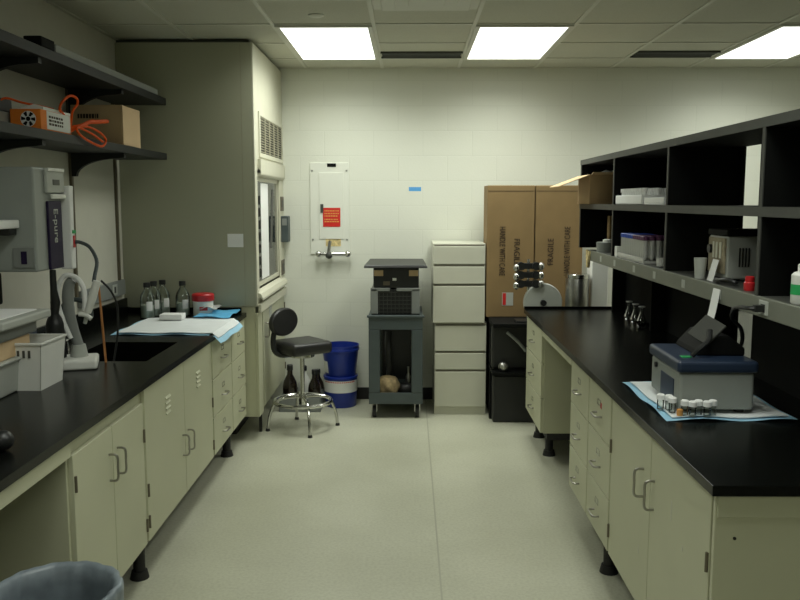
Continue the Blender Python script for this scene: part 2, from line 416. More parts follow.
B(-1.90,LF,1.85,1.88,0,CB).build('end_panel', M['beige'], t)  # unseen panel added to keep light from behind out of the knee space

# ---- right island bench
RF, RZ, BK = .83, .195, 1.56
cabinet('base_cabinet', 'beige two door cabinet at the near end of the right bench', RF, -1, BK, 2.19, 3.33, RZ, CB, [
    dict(k='door', r=(2.20,2.765,RZ,.862), h=(2.72,.665), hinges=((2.21,.66),(2.21,.33))),
    dict(k='door', r=(2.765,3.32,RZ,.862), h=(2.85,.665), hinges=((3.31,.66),(3.31,.30)))],
    feet=((1.46,2.28),(1.46,3.26)))
cabinet('drawer_cabinet', 'beige three drawer cabinet in the right bench with a red mark on its top drawer', RF, -1, BK, 3.33, 3.755, RZ, CB,
    drawers(3.335,3.75,RZ,.862), feet=((.90,3.57),(1.46,3.68)))
cabinet('drawer_cabinet', 'beige three drawer cabinet beside the knee space of the right bench', RF, -1, BK, 3.755, 4.18, RZ, CB,
    drawers(3.76,4.175,RZ,.862), feet=((1.46,4.1),(1.46,3.82)))
cabinet('drawer_cabinet', 'beige three drawer cabinet at the far end of the right bench beyond the knee space', RF, -1, BK, 5.12, 5.79, RZ, CB,
    drawers(5.125,5.785,RZ,.862), feet=((.92,5.30),(.92,5.72),(1.46,5.22),(1.46,5.72)))
rb = [o for o in bpy.data.objects if o.name.startswith('door') and o.parent.name=='base_cabinet.001']
for dd,(yy,z0,z1) in ((0,(2.535,.65,.715)),(0,(2.42,.60,.615)),(1,(2.88,.39,.42)),(1,(2.98,.64,.68))):
    B(RF-.0012,RF,yy-.005,yy+.004,z0,z1).build('scuff_mark', M['cream'], rb[dd], bevel=.0004)
red_mark = B(RF-.0012,RF,3.50,3.525,.765,.79).build('red_sticker', M['red'])
tag(red_mark, 'small red sticker on the top drawer of the right bench', 'sticker')
t = T('island_bench', 'black topped island bench under the black shelving on the right', 'bench', (1.6, 3.97, 0))
B(.812,2.39,2.15,5.80,CB,CT).build('worktop', M['epoxy'], t, bevel=.0015)
B(.812,2.39,5.80,5.82,CB,.918).build('end_curb', M['epoxy'], t, bevel=.002)
B(.83,2.37,2.172,2.19,.0,CB).build('end_panel', M['beige'], t, bevel=.002)
B(.834,2.366,2.166,2.172,.805,CB).build('end_rail', M['beige'], t, bevel=.002)
B(RF,RF+.019,4.18,5.12,.82,CB).build('apron', M['beige'], t, bevel=.002)
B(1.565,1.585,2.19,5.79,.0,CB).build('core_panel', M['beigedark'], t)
B(2.352,2.37,2.19,5.79,.195,CB).build('far_side_panel', M['beige'], t, bevel=.002)
MB().cyl((.885,2.1725,.745),(.885,2.169,.745),.0045,n=12).build('screw_hole', M['void'], t)

# ------------------------------------------------------------------ island shelving
t = T('shelving_unit', 'long black open shelving with a grey lip standing on the right bench', 'shelving', (1.38, 3.95, CT))
SX, SB, SY0, SY1 = 1.17, 1.51, 2.16, 5.75
for nm,z0,z1 in (('top_board',1.897,1.93),('shelf',1.603,1.636)):
    q = B(SX+.004,SB,SY0,SY1,z0,z1).build(nm, M['black'], t)
    B(SX,SX+.004,SY0,SY1,z0,z1).build('edge_band', M['shelfgrey'], q)
lg = B(SX+.014,SB,SY0,5.48,1.318,1.337).build('ledge_shelf', M['dkgrey'], t)
lip = B(SX-.002,SX+.014,SY0,5.48,1.272,1.338).build('ledge_lip', M['lipgrey'], t, bevel=.002)
B(SB-.012,SB,SY0,3.60,CT,1.897).build('back_panel', M['black'], t)
B(SB-.012,SB,3.785,SY1,CT,1.897).build('back_panel', M['black'], t)
for y in (5.735, 4.82, 3.82, 2.80, 2.172):
    for z0,z1 in ((1.337,1.603),(1.636,1.897)):
        q = B(SX+.006,SB-.012,y-.011,y+.011,z0,z1).build('divider', M['black'], t)
        B(SX+.002,SX+.006,y-.011,y+.011,z0,z1).build('edge_band', M['shelfgrey'], q)
    B(SX+.24,SB-.012,y-.012,y+.012,CT,1.318).build('support_panel', M['black'], t)
for y in (5.06,4.72,4.31,3.95,3.53,3.12): B(SX-.0035,SX-.002,y-.02,y+.02,1.288,1.322).build('label_plate', M['lightgrey'], lip)
ou = B(SX-.006,SX-.002,2.685,2.755,1.282,1.330).build('outlet', M['lightgrey'], t, bevel=.002)
B(SX-.008,SX-.006,2.705,2.735,1.292,1.318).build('socket', M['blackpl'], ou)
# cable from the outlet
o = MB().tube([(1.150,2.72,1.303),(1.125,2.735,1.303),(1.120,2.80,1.298),(1.13,2.88,1.280),(1.16,2.96,1.235),(1.22,3.03,1.19),(1.25,3.09,1.125),(1.262,3.2,1.03),(1.26,3.30,.96),(1.26,3.40,.925)],.0075,8)
o.box(1.135,1.1615,2.708,2.732,1.293,1.315)
tag(o.build('power_cord', M['blackpl'], smooth=True), 'black power cord plugged into the outlet on the grey shelf lip', 'cord')
# paper strip hanging from the lip
o = MB()
pz = [(1.166,1.325),(1.160,1.290),(1.152,1.24),(1.145,1.21),(1.12,1.20)]
for (xa,za),(xb,zb) in zip(pz,pz[1:]):
    o.hexa([(xa,3.10,za),(xa,3.17,za),(xb,3.17,zb),(xb,3.10,zb)],[(xa-.002,3.10,za-.001),(xa-.002,3.17,za-.001),(xb-.002,3.17,zb-.001),(xb-.002,3.10,zb-.001)])
tag(o.build('paper_strip', M['whitep']), 'white paper strip hanging off the grey shelf lip above the water bath', 'paper')

# ------------------------------------------------------------------ things on the island shelving
SZ, LZ2 = 1.636, 1.337
# open carton
def open_carton():
    t = T('open_carton', 'open brown cardboard carton at the far end of the middle shelf with a flap out', 'box', (1.35,5.52,SZ))
    m = MB(); x0,x1,y0,y1,h = -.20,.14,-.17,.19,.185
    m.box(x0,x1,y0,y1,0,.004).box(x0,x0+.004,y0,y1,.004,h).box(x1-.004,x1,y0,y1,.004,h).box(x0+.004,x1-.004,y0,y0+.004,.004,h).box(x0+.004,x1-.004,y1-.004,y1,.004,h)
    m.build('carton_body', M['card2'], t, local=True)
    MB().hexa([(x0,y0,h-.002),(x0,y1,h-.002),(x0-.19,y1+.02,h-.075),(x0-.19,y0+.02,h-.075)],[(x0,y0,h+.002),(x0,y1,h+.002),(x0-.19,y1+.02,h-.071),(x0-.19,y0+.02,h-.071)]).build('flap', M['cardlt'], t, local=True)
    MB().hexa([(x0+.01,y0,h),(x1-.01,y0,h),(x1-.01,y0-.05,h+.012),(x0+.01,y0-.05,h+.012)],[(x0+.01,y0,h+.003),(x1-.01,y0,h+.003),(x1-.01,y0-.05,h+.015),(x0+.01,y0-.05,h+.015)]).build('flap', M['cardlt'], t, local=True)
    o = MB().sph((1.32,5.50,SZ+.135),.1,(1.4,1.45,.82),24).build('crumpled_paper', M['whitep'], smooth=True)
    for v in o.data.vertices:
        n = math.sin(v.co.x*60)*math.sin(v.co.y*55+1)*.008; v.co.z += n
    tag(o, 'crumpled white paper filling the open brown carton on the middle shelf', 'paper')
open_carton()
# white racks of tubes on the middle shelf
t = T('tube_tray', 'white tube rack with rows of small tubes on the middle shelf', 'rack', (1.27,4.53,SZ))
B(-.09,.10,-.27,.265,0,.05).build('tray', M['whitep'], t, local=True, bevel=.006)
for i in range(3):
    for k in range(10):
        x = -.06+i*.07; y = -.225+k*.048
        MB().cyl((x,y,.05),(x,y,.066),.010,n=10).cyl((x,y,.066),(x,y,.086),.015,n=10).build('vial', M['whitep'], t, local=True, smooth=True)
t = T('foam_tray', 'low white foam tray beside the white tube rack on the middle shelf', 'tray', (1.27,4.04,SZ))
m = MB().box(-.09,.10,-.15,.17,0,.008).box(-.09,-.08,-.15,.17,.008,.036).box(.09,.10,-.15,.17,.008,.036).box(-.08,.09,-.15,-.14,.008,.036).box(-.08,.09,.16,.17,.008,.036)
m.build('tray_body', M['whitep'], t, local=True, bevel=.003)
# ledge, far bay
B_ = B(1.295,1.44,5.40,5.46,LZ2,1.56).build('brown_carton', M['card'], bevel=.004); tag(B_, 'closed brown carton at the back of the far bay on the grey lipped ledge', 'box')
t = T('grey_canister', 'low grey tub with a white disc on top at the far end of the ledge', 'tub', (1.245,5.22,LZ2))
MB().lathe([(.066,0),(.070,.06),(.064,.063)],(0,0,0)).build('tub', M['midgrey'], t, local=True, smooth=True)
MB().lathe([(.03,.0),(.03,.014),(.02,.018)],(0,0,.063)).build('white_disc', M['white'], t, local=True, smooth=True)
o = MB().cyl((1.225,4.93,LZ2),(1.225,4.93,LZ2+.17),.0045,n=8).cyl((1.225,4.93,LZ2+.17),(1.225,4.93,LZ2+.19),.009,n=8).cyl((1.225,4.93,LZ2),(1.225,4.93,LZ2+.01),.022,n=14)
tag(o.build('thin_rod', M['hinge'], smooth=True), 'thin upright rod on the ledge beside the grey tub', 'rod')
o = MB()
o.tube([(1.166,5.44,1.334),(1.160,5.40,1.28),(1.160,5.385,1.23)],.011,6).tube([(1.166,5.36,1.334),(1.160,5.36,1.28),(1.160,5.38,1.23)],.011,6)
tag(o.build('masking_tape', M['sticker'], smooth=True), 'yellowed tape hanging in a V from the far end of the ledge lip', 'tape')
# bag/row of capped tubes
def conical(x, y, cap, lab):
    t = T('centrifuge_tube', lab, 'tube', (x,y,LZ2+.012), 0, 'capped tubes in the clear rack on the ledge')
    MB().lathe([(.003,0),(.0135,.022),(.0135,.105)],(0,0,0),14).build('tube', M['frost'], t, local=True, smooth=True)
    MB().lathe([(.0165,.105),(.0165,.125),(.014,.127)],(0,0,0),14).build('cap', M[cap], t, local=True, smooth=True)
    return t
tb = conical(1.21,4.70,'bluecap','clear tube with a blue cap in the clear rack on the ledge')
tp = conical(1.21,4.45,'plumcap','clear tube with a dark plum cap in the clear rack on the ledge')
for i in range(4):
    for k in range(13):
        if (i==0 and k==0) or (i==0 and k==7): continue
        src = tb if k < 7 else tp
        dup(src, (1.21+i*.036, 4.70-k*.0357, LZ2+.012), 0, src['label'])
t = T('tube_rack', 'clear plastic rack holding blue and plum capped tubes on the ledge', 'rack', (1.264,4.47,LZ2))
B(-.075,.075,-.26,.26,0,.012).build('rack_base', M['frost'], t, local=True, bevel=.003)
B(-.078,-.074,-.26,.26,.012,.030).build('rack_front', M['frost'], t, local=True)
B(.074,.078,-.26,.26,.012,.030).build('rack_rear', M['frost'], t, local=True)
o = B(1.185,1.30,4.745,4.80,LZ2,LZ2+.06).build('white_carton', M['white'], bevel=.003); tag(o, 'small bright white box at the far end of the tube rack on the ledge', 'box')
o = MB().lathe([(.006,0),(.022,.006),(.024,.045),(.022,.045),(.019,.008)],(0,0,0),18).build('plastic_cup', M['frost'], smooth=True); o.location=(1.22,4.02,LZ2); tag(o,'little clear cup on the ledge past the near end of the tube rack','cup')
# instrument
t = T('lab_instrument', 'grey boxed instrument with a tan front and black lid on the ledge', 'instrument', (1.25,3.27,LZ2))
B(0,.20,0,.20,.012,.180).build('housing', M['lightgrey'], t, local=True, bevel=.006)
B(-.006,.21,-.005,.205,.180,.205).build('lid', M['black'], t, local=True, bevel=.004)
fp = B(-.008,0,.012,.188,.03,.172).build('front_panel', M['tanpanel'], t, local=True, bevel=.003)
MB().cyl((-.008,.155,.125),(-.020,.155,.125),.018,n=18).build('knob', M['blackpl'], fp, local=True, smooth=True)
for y in (.05,.09,.125): B(-.012,-.008,y-.009,y+.009,.09,.155).build('dial_strip', M['cream'], fp, local=True, bevel=.003)
for k in range(4): B(.045+k*.012,.050+k*.012,-.003,0,.06,.135).build('vent_slot', M['void'], t, local=True)
for x in (.03,.17):
    for y in (.03,.17): MB().cyl((x,y,0),(x,y,.012),.014,n=12).build('foot', M['ebony'], t, local=True, smooth=True)
o = MB().lathe([(.020,0),(.026,.085),(.023,.085),(.018,.006)],(0,0,0),22).build('paper_cup', M['lightgrey'], smooth=True); o.location=(1.205,3.44,LZ2); tag(o,'grey cup standing at the left front of the boxed instrument','cup')
o = MB().hexa([(1.205,3.30,LZ2),(1.209,3.37,LZ2),(1.212,3.37,LZ2),(1.208,3.30,LZ2)],[(1.227,3.30,LZ2+.085),(1.231,3.37,LZ2+.085),(1.234,3.37,LZ2+.085),(1.230,3.30,LZ2+.085)]).build('white_card', M['whitep']); tag(o,'white card leaning on the front of the boxed instrument','card')
o = MB().tube([(1.205,3.26,LZ2+.012),(1.195,3.20,LZ2+.016),(1.205,3.14,LZ2+.022),(1.225,3.11,LZ2+.014),(1.235,3.16,LZ2+.012),(1.225,3.23,LZ2+.011)],.008,8,closed=True).build('cable_coil', M['blackpl'], smooth=True); tag(o,'coil of black cable lying in front of the boxed instrument','cable')
t = T('small_bottle', 'tiny bottle with a red cap at the near corner of the boxed instrument', 'bottle', (1.215,2.96,LZ2))
MB().lathe([(.018,0),(.020,.006),(.020,.028),(.014,.034)],(0,0,0),18).build('bottle_body', M['red'], t, local=True, smooth=True)
MB().lathe([(.016,.034),(.016,.05),(.013,.052)],(0,0,0),18).build('cap', M['red'], t, local=True, smooth=True)
t = T('wash_bottle', 'white bottle with a green band at the near end of the ledge', 'bottle', (1.225,2.575,LZ2))
MB().lathe([(.034,0),(.037,.005),(.037,.09),(.030,.098),(.018,.102)],(0,0,0),24).build('bottle_body', M['white'], t, local=True, smooth=True)
MB().lathe([(.0375,.03),(.0375,.062)],(0,0,0),24,False,False).build('green_band', M['green'], t, local=True, smooth=True)
MB().lathe([(.020,.102),(.020,.122),(.015,.126)],(0,0,0),20).build('cap', M['white'], t, local=True, smooth=True)

# ------------------------------------------------------------------ things on the island worktop
t = T('bench_pad', 'blue edged white absorbent pad under the water bath on the right bench', 'pad', (1.13,3.08,CT))
def padmesh(x0,x1,y0,y1,z,th,amp,sd):
    m = MB(); n = 14; top=[]; bot=[]
    for i in range(n+1):
        for k in range(n+1):
            x = x0+(x1-x0)*i/n; y = y0+(y1-y0)*k/n
            h = amp*(.5+.5*math.sin(x*23+sd)*math.cos(y*19+sd*2))*(1 if (i in(0,n) or k in(0,n)) else .35)
            top.append(m.bm.verts.new((x,y,z+th+h))); bot.append(m.bm.verts.new((x,y,z+h)))
    W=n+1
    for i in range(n):
        for k in range(n):
            a,b,c,d = i*W+k,(i+1)*W+k,(i+1)*W+k+1,i*W+k+1
            m.bm.faces.new([top[a],top[b],top[c],top[d]]); m.bm.faces.new([bot[d],bot[c],bot[b],bot[a]])
    def side(a,b): m.bm.faces.new([top[a],bot[a],bot[b],top[b]])
    for i in range(n): side(i*W,(i+1)*W); side(i*W+n,(i+1)*W+n); side(i,i+1); side(n*W+i,n*W+i+1)
    return m
padmesh(-.24,.21,-.275,.33,.0,.001,.010,1.).build('backing_sheet', M['bluepad'], t, local=True, smooth=True)
padmesh(-.215,.19,-.252,.305,.0045,.003,.009,1.).build('absorbent_sheet', M['pad'], t, local=True, smooth=True)
PZ = CT+.012
t = T('water_bath', 'grey water bath with a navy rim standing on the blue edged pad', 'water bath', (.950,2.87,PZ), math.radians(-1))
B(0,.262,0,.36,.012,.145).build('tank', M['bathgrey'], t, local=True, bevel=.012, seg=3)
for x in (.04,.225):
    for y in (.04,.32): MB().cyl((x,y,0),(x,y,.013),.018,n=12).build('foot', M['ebony'], t, local=True, smooth=True)
rim = MB().prism([(-.010,-.010),(.272,-.010),(.272,.370),(-.010,.370)],'z',.145,.187).build('rim', M['navy'], t, local=True, bevel=.012, seg=3)
B(.025,.06,.06,.09,.187,.190).build('control_button', M['green'], rim, local=True, bevel=.001)
B(-.003,0,.06,.22,.025,.11).build('control_panel', M['navy'], t, local=True, bevel=.001)
MB().cyl((-.001,.28,.12),(-.010,.28,.12),.010,n=14).build('knob', M['blackpl'], t, local=True, smooth=True)
MB().prism([(.085,.187),(.262,.187),(.262,.215),(.20,.262),(.14,.255),(.095,.205)],'y',.10,.35).build('lid', M['black'], t, local=True, bevel=.006)
tl = MB().box(-.055,.055,-.005,.005,-.05,.05).xf(Matrix.Translation((.135,.14,.275))@Matrix.Rotation(math.radians(-55),4,'Z')@Matrix.Rotation(math.radians(-42),4,'X')@Matrix.Rotation(math.radians(20),4,'Y'))
tl.build('lid_panel', M['lidgrey'], t, local=True, bevel=.003)
MB().tube([(.06,.06,.195),(.085,.05,.225),(.115,.06,.25),(.125,.08,.285)],.010,8).build('lid_lever', M['blackpl'], t, local=True, smooth=True)
# small vials with white caps
v0 = None
vp = [(.905,2.93),(.930,2.915),(.932,2.882),(.962,2.84),(.985,2.825),(1.010,2.842),(1.035,2.825),(1.060,2.842)]
vl = 'small clear vial with a white cap in the cluster before the water bath'
for i,(x,y) in enumerate(vp):
    if v0 is None:
        v0 = T('sample_vial', vl, 'vial', (x,y,PZ), 0, 'capped vials in front of the water bath')
        MB().lathe([(.011,0),(.012,.003),(.012,.036)],(0,0,0),16).build('vial_body', M['glass'], v0, local=True, smooth=True)
        MB().lathe([(.0145,.036),(.0145,.052),(.011,.055)],(0,0,0),16).build('cap', M['whitep'], v0, local=True, smooth=True)
    else: dup(v0, (x,y,PZ), 0, vl)
o = MB().lathe([(.010,0),(.011,.004),(.011,.022)],(0,0,0),14).build('yellow_vial', M['yellow'], smooth=True); o.location=(.945,2.838,PZ); tag(o,'tiny yellow vial at the left front of the capped vial cluster','vial')
# glassware under the ledge
g0=None
gl=[(1.44,5.40,'slim clear glass flask standing farthest back below the ledge'),(1.445,5.27,'slim clear glass flask in the middle of three below the ledge'),(1.45,5.14,'slim clear glass flask nearest of three below the ledge')]
for x,y,lb in gl:
    if g0 is None:
        g0=T('glass_flask',lb,'flask',(x,y,CT),0,'clear glassware below the ledge')
        MB().lathe([(.030,0),(.032,.006),(.012,.060),(.011,.085),(.018,.10)],(0,0,0),20,True,False).build('flask_body',M['glass'],g0,local=True,smooth=True)
        MB().lathe([(.019,.098),(.022,.102),(.019,.106)],(0,0,0),20,False,False).build('rim',M['frost'],g0,local=True,smooth=True)
    else: dup(g0,(x,y,CT),0,lb)
o=MB().lathe([(.01,0),(.05,.004),(.065,.03),(.062,.03),(.045,.009)],(0,0,0),24).build('glass_dish',M['glass'],smooth=True); o.location=(1.44,4.98,CT); tag(o,'clear glass dish nearest the viewer below the ledge beside the flasks','dish')

# ------------------------------------------------------------------ back table behind the island, and what stands on it
t = T('side_table','dark low table behind the far end of the right bench','table',(1.12,6.36,0))
TZ=.772
B(.61,1.62,5.95,6.72,TZ-.03,TZ).build('tabletop',M['black'],t,bevel=.003)
for x in (.632,1.59):
    for y in (6.22,6.69): B(x-.018,x+.018,y-.018,y+.018,0,TZ-.03).build('leg',M['black'],t)
B(.615,1.59,6.0,6.69,.38,.40).build('lower_shelf',M['black'],t)
MB().tube([(.72,6.02,.70),(.80,6.02,.63),(.86,6.02,.56)],.012,8).build('brace',M['midgrey'],t,smooth=True)
o = MB().box(.62,1.30,6.12,6.6,.40,.735).build('equipment_case',M['blackpl'],bevel=.02); tag(o,'black equipment case on the lower shelf of the dark table','case')
o = B(.63,1.50,6.10,6.62,0,.36).build('black_crate',M['blackpl'],bevel=.012); tag(o,'black crate on the floor below the dark table','crate')
o = MB().sph((0,0,.038),.038,(1,1,1)).build('chrome_float',M['steel'],smooth=True); o.location=(.70,6.05,.40); tag(o,'small metal ball on the lower shelf of the dark table','ball')

def tall_carton(label,x0,x1,yf,flip,shade):
    h=1.0; cx=(x0+x1)/2; w=(x1-x0)/2
    t=T('tall_carton',label,'box',(cx,yf,TZ),0,'tall shipping cartons')
    B(-w,w,0,.30,0,h).build('carton_body',M['card'],t,local=True,bevel=.006)
    m=MB().box(-w+.004,w-.004,-.0012,0,h-.045,h-.041).box(-.003,.003,.02,.28,h,h+.0012)
    m.build('flap_seam',M['ink'],t,local=True)
    if not flip:
        lettering('lettering','HANDLE WITH CARE',.062,frame((-w+.115,-.002,.505),(0,0,-1),(1,0,0)),M['ink'],t,.37)
        lettering('lettering','FRAGILE',.062,frame((-w+.225,-.002,.50),(0,0,-1),(1,0,0)),M['ink'],t,.20)
        st=B(-w+.12,-w+.205,-.002,0,.09,.19).build('shipping_label',M['lightgrey'],t,local=True)
        B(-w+.125,-w+.15,-.003,-.002,.095,.185).build('red_stripe',M['redsign'],st,local=True)
    else:
        lettering('lettering','FRAGILE',.062,frame((w-.24,-.002,.50),(0,0,1),(-1,0,0)),M['ink'],t,.20)
        lettering('lettering','HANDLE WITH CARE',.062,frame((w-.115,-.002,.505),(0,0,1),(-1,0,0)),M['ink'],t,.37)
    return t
tall_carton('tall brown carton next to the filing cabinets, lettered HANDLE WITH CARE, with a label',.59,.947,6.30,False,0)
tall_carton('tall brown carton next to the black shelving, lettered the other way up',.955,1.315,6.305,True,0)
# round spool, steel canister, white box, clamp stand
t=T('plastic_spool','round translucent grey spool upright behind the far edge of the right bench','spool',(.985,6.08,TZ))
m=MB().cyl((0,-.02,.142),(0,.03,.142),.142,n=48); m.build('disc',M['lightgrey'],t,local=True,smooth=True,bevel=.008)
MB().cyl((0,-.05,.142),(0,-.02,.142),.022,n=20).build('hub',M['blackpl'],t,local=True,smooth=True)
t=T('steel_canister','shiny steel canister with a lid behind the far end of the right bench','canister',(1.23,6.05,TZ))
MB().lathe([(.083,0),(.085,.004),(.085,.32),(.083,.325)],(0,0,0),36).build('canister_body',M['steel'],t,local=True,smooth=True)
MB().lathe([(.088,.325),(.088,.352),(.082,.357)],(0,0,0),36).build('lid',M['pipe'],t,local=True,smooth=True)
o=B(1.33,1.45,6.03,6.2,TZ,1.22).build('white_case',M['white'],bevel=.006); tag(o,'upright white case right of the steel canister below the ledge end','box')
t=T('clamp_stand','chrome clamp stand with two columns of round clamps in front of the tall cartons','stand',(.875,6.08,TZ))
MB().cyl((0,0,.012),(0,0,.46),.010,n=14).build('post',M['pipe'],t,local=True,smooth=True)
B(-.09,.09,-.07,.07,0,.012).build('base_plate',M['blackpl'],t,local=True,bevel=.003)
for i,z in enumerate((.28,.345,.41)):
    B(-.075,.075,-.016,.016,z-.022,z+.022).build('crossbar',M['blackpl'],t,local=True,bevel=.003)
    for sx in (-1,1):
        c=MB().sph((sx*.09,-.02,z-.012*(sx<0)),.030,(.8,1,1.05),16).build('clamp',M['pipe'] if (sx<0 or i==1) else M['steel'],t,local=True,smooth=True)
        MB().cyl((sx*.055,-.035,z),(sx*.055,.03,z),.030,n=14).build('collar',M['blackpl'],c,local=True,smooth=True)
MB().tube([(0,0,.24),(.06,-.01,.27),(.11,-.01,.30)],.008,8).build('side_arm',M['pipe'],t,local=True,smooth=True)

# ------------------------------------------------------------------ filing cabinets
def filing(label,x0,yf,z0,h,dh):
    t=T('filing_cabinet',label,'cabinet',(x0+.2,yf,z0),0,'stacked filing cabinets')
    B(-.2,.2,.018,.50,0,h).build('body',M['cream'],t,local=True,bevel=.003)
    z=dh[0]
    for hh in dh[1:]:
        d=B(-.198,.198,0,.016,z+.005,z+hh-.013).build('drawer',M['cream'],t,local=True,bevel=.003)
        B(-.19,.19,.006,.0175,z+hh-.013,z+hh-.002).build('grip_recess',M['creamline'],d,local=True)
        z+=hh
    return t
filing('lower cream three drawer filing cabinet on the floor beside the grey cart',.198,6.32,0,.722,(.06,.295,.145,.215))
filing('upper cream three drawer filing cabinet stacked on another beside the brown cartons',.182,6.305,.722,.612,(.0,.30,.15,.155))

# ------------------------------------------------------------------ utility cart
t=T('utility_cart','slate grey plastic utility cart between the blue pails and the filing cabinets','cart',(-.10,6.47,0))
cx0,cx1,cy0,cy1=-.305,.105,6.20,6.74
def trayp(z0,z1,nm):
    m=MB().box(cx0,cx1,cy0,cy1,z0,z0+.02).box(cx0,cx0+.02,cy0,cy1,z0+.02,z1).box(cx1-.02,cx1,cy0,cy1,z0+.02,z1).box(cx0+.02,cx1-.02,cy0,cy0+.02,z0+.02,z1).box(cx0+.02,cx1-.02,cy1-.02,cy1,z0+.02,z1)
    m.build(nm,M['cartgrey'],t)
trayp(.115,.20,'lower_tray')
trayp(.69,.80,'upper_tray')
B(cx0-.012,cx1+.012,cy0-.012,cy0+.018,.78,.80).build('front_rim',M['cartgrey'],t,bevel=.006)
for x0,x1 in ((cx0,cx0+.085),(cx1-.085,cx1)):
    for y0 in (cy0,cy1-.03): B(x0,x1,y0,y0+.03,.20,.69).build('upright',M['cartgrey'],t,bevel=.008)
B(cx0+.086,cx1-.086,cy1-.026,cy1-.006,.20,.69).build('shade_panel',M['blackpl'],t)  # black sheet standing in for shade on the wall behind the open cart
for x in (cx0+.04,cx1-.04):
    for y in (cy0+.06,cy1-.06):
        c=MB().cyl((x-.014,y,.045),(x+.014,y,.045),.045,n=20).build('caster',M['ebony'],t,smooth=True)
        m=MB().box(x-.022,x-.015,y-.02,y+.02,.045,.115).box(x+.015,x+.022,y-.02,y+.02,.045,.115); m.build('fork',M['steel'],c)
o=MB().sph((0,0,0),.085,(1.05,1.0,.95),28)
for v in o.bm.verts:
    k=1+.10*math.sin(v.co.x*70+1)*math.cos(v.co.z*60)+.06*math.sin(v.co.y*90); v.co*=k
o=o.build('cloth_bundle',M['tan'],smooth=True); zmin=min(v.co.z for v in o.data.vertices); o.location=(-.165,6.36,.136-zmin); tag(o,'tan cloth bundle on the lower tray of the grey cart','bundle')
o=MB().tube([(-.15,6.50,.136),(-.155,6.50,.35),(-.165,6.52,.52),(-.16,6.55,.62)],.028,10).build('black_hose',M['blackpl'],smooth=True); tag(o,'thick black hose standing in the lower tray of the grey cart','hose')
o=MB().sph((0,0,.05),.06,(1.15,1,.85),20).build('black_bag',M['blackvin'],smooth=True); o.location=(-.03,6.42,.136); tag(o,'small dark bag beside the tan bundle on the cart','bag')
o=MB().lathe([(.02,0),(.022,.004),(.022,.12),(.008,.15),(.008,.2)],(0,0,0),18).build('metal_cylinder',M['steel'],smooth=True); o.location=(-.005,6.55,.136); tag(o,'slim metal cylinder standing at the back of the lower cart tray','cylinder')
o=MB().sph((0,0,.02),.028,(1.3,1,.7),14).build('paper_wad',M['whitep'],smooth=True); o.location=(-.055,6.30,.136); tag(o,'small white wad of paper at the front of the lower cart tray','paper')
# instruments on cart
t=T('gridded_instrument','black instrument with a gridded front and grey side rails on the cart','instrument',(-.095,6.25,.71))
B(-.195,.175,.03,.42,0,.28).build('housing',M['blackpl'],t,local=True,bevel=.006)
for x0,x1 in ((-.197,-.14),(.115,.177)): B(x0,x1,0,.03,.09,.285).build('side_rail',M['midgrey'],t,local=True,bevel=.006)
B(-.197,-.05,0,.03,.265,.29).build('top_rail',M['midgrey'],t,local=True,bevel=.004)
B(0,.177,0,.03,.265,.29).build('top_rail',M['midgrey'],t,local=True,bevel=.004)
m=MB()
for k in range(9): x=-.13+k*.03; m.box(x-.002,x+.002,.012,.016,.09,.265)
for k in range(6): z=.105+k*.03; m.box(-.14,.115,.012,.016,z-.002,z+.002)
m.build('wire_grid',M['dkgrey'],t,local=True)
t=T('black_reader','black instrument with two small tan windows on top of the gridded one','instrument',(-.095,6.27,1.0))
B(-.175,.17,0,.36,0,.155).build('housing',M['blackpl'],t,local=True,bevel=.008)
for x0,x1 in ((-.170,-.100),(.095,.165)): B(x0,x1,-.004,0,.09,.135).build('window',M['cardlt'],t,local=True,bevel=.002)
B(-.03,.0,-.004,0,.055,.075).build('white_tag',M['whitep'],t,local=True)
B(-.10,-.05,-.006,0,.02,.05).build('copper_fitting',M['hinge'],t,local=True)
o=MB().hexa([(-.34,6.20,1.155),(.14,6.20,1.155),(.115,6.68,1.155),(-.315,6.68,1.155)],[(-.335,6.21,1.178),(.135,6.21,1.178),(.115,6.67,1.195),(-.315,6.67,1.195)]).build('black_tray',M['blackpl'],bevel=.006); tag(o,'wide flat black tray topping the instruments on the cart','tray')

# ------------------------------------------------------------------ pails, stool, bottles
t=T('plastic_pail','lower blue pail on the floor with a white label band beside the cart','pail',(-.555,6.635,0),0,'stacked blue pails')
MB().lathe([(.122,0),(.126,.006),(.136,.235),(.140,.238),(.140,.25),(.130,.252)],(0,0,0),36).build('pail_body',M['blue'],t,local=True,smooth=True)
MB().lathe([(.1325,.125),(.1372,.222)],(0,0,0),36,False,False).build('label',M['whitep'],t,local=True,smooth=True)
m=MB()
for k in range(16):
    a=-2.6+k*.13; b=a+.08; r0=.1378
    m.hexa([(r0*math.cos(a),r0*math.sin(a),.208),(r0*math.cos(b),r0*math.sin(b),.208),((r0-.002)*math.cos(b),(r0-.002)*math.sin(b),.208),((r0-.002)*math.cos(a),(r0-.002)*math.sin(a),.208)],
           [(r0*math.cos(a),r0*math.sin(a),.216),(r0*math.cos(b),r0*math.sin(b),.216),((r0-.002)*math.cos(b),(r0-.002)*math.sin(b),.216),((r0-.002)*math.cos(a),(r0-.002)*math.sin(a),.216)])
m.build('red_print',M['red'],t,local=True)
t=T('plastic_pail','upper blue pail stacked on another beside the cart, with a paper tag','pail',(-.555,6.635,.252),0,'stacked blue pails')
MB().lathe([(.118,0),(.122,.006),(.146,.205),(.154,.208),(.154,.222),(.150,.224),(.152,.25),(.146,.25),(.142,.20),(.118,.012)],(0,0,0),36).build('pail_body',M['blue'],t,local=True,smooth=True)
a0=math.radians(-165); m=MB()
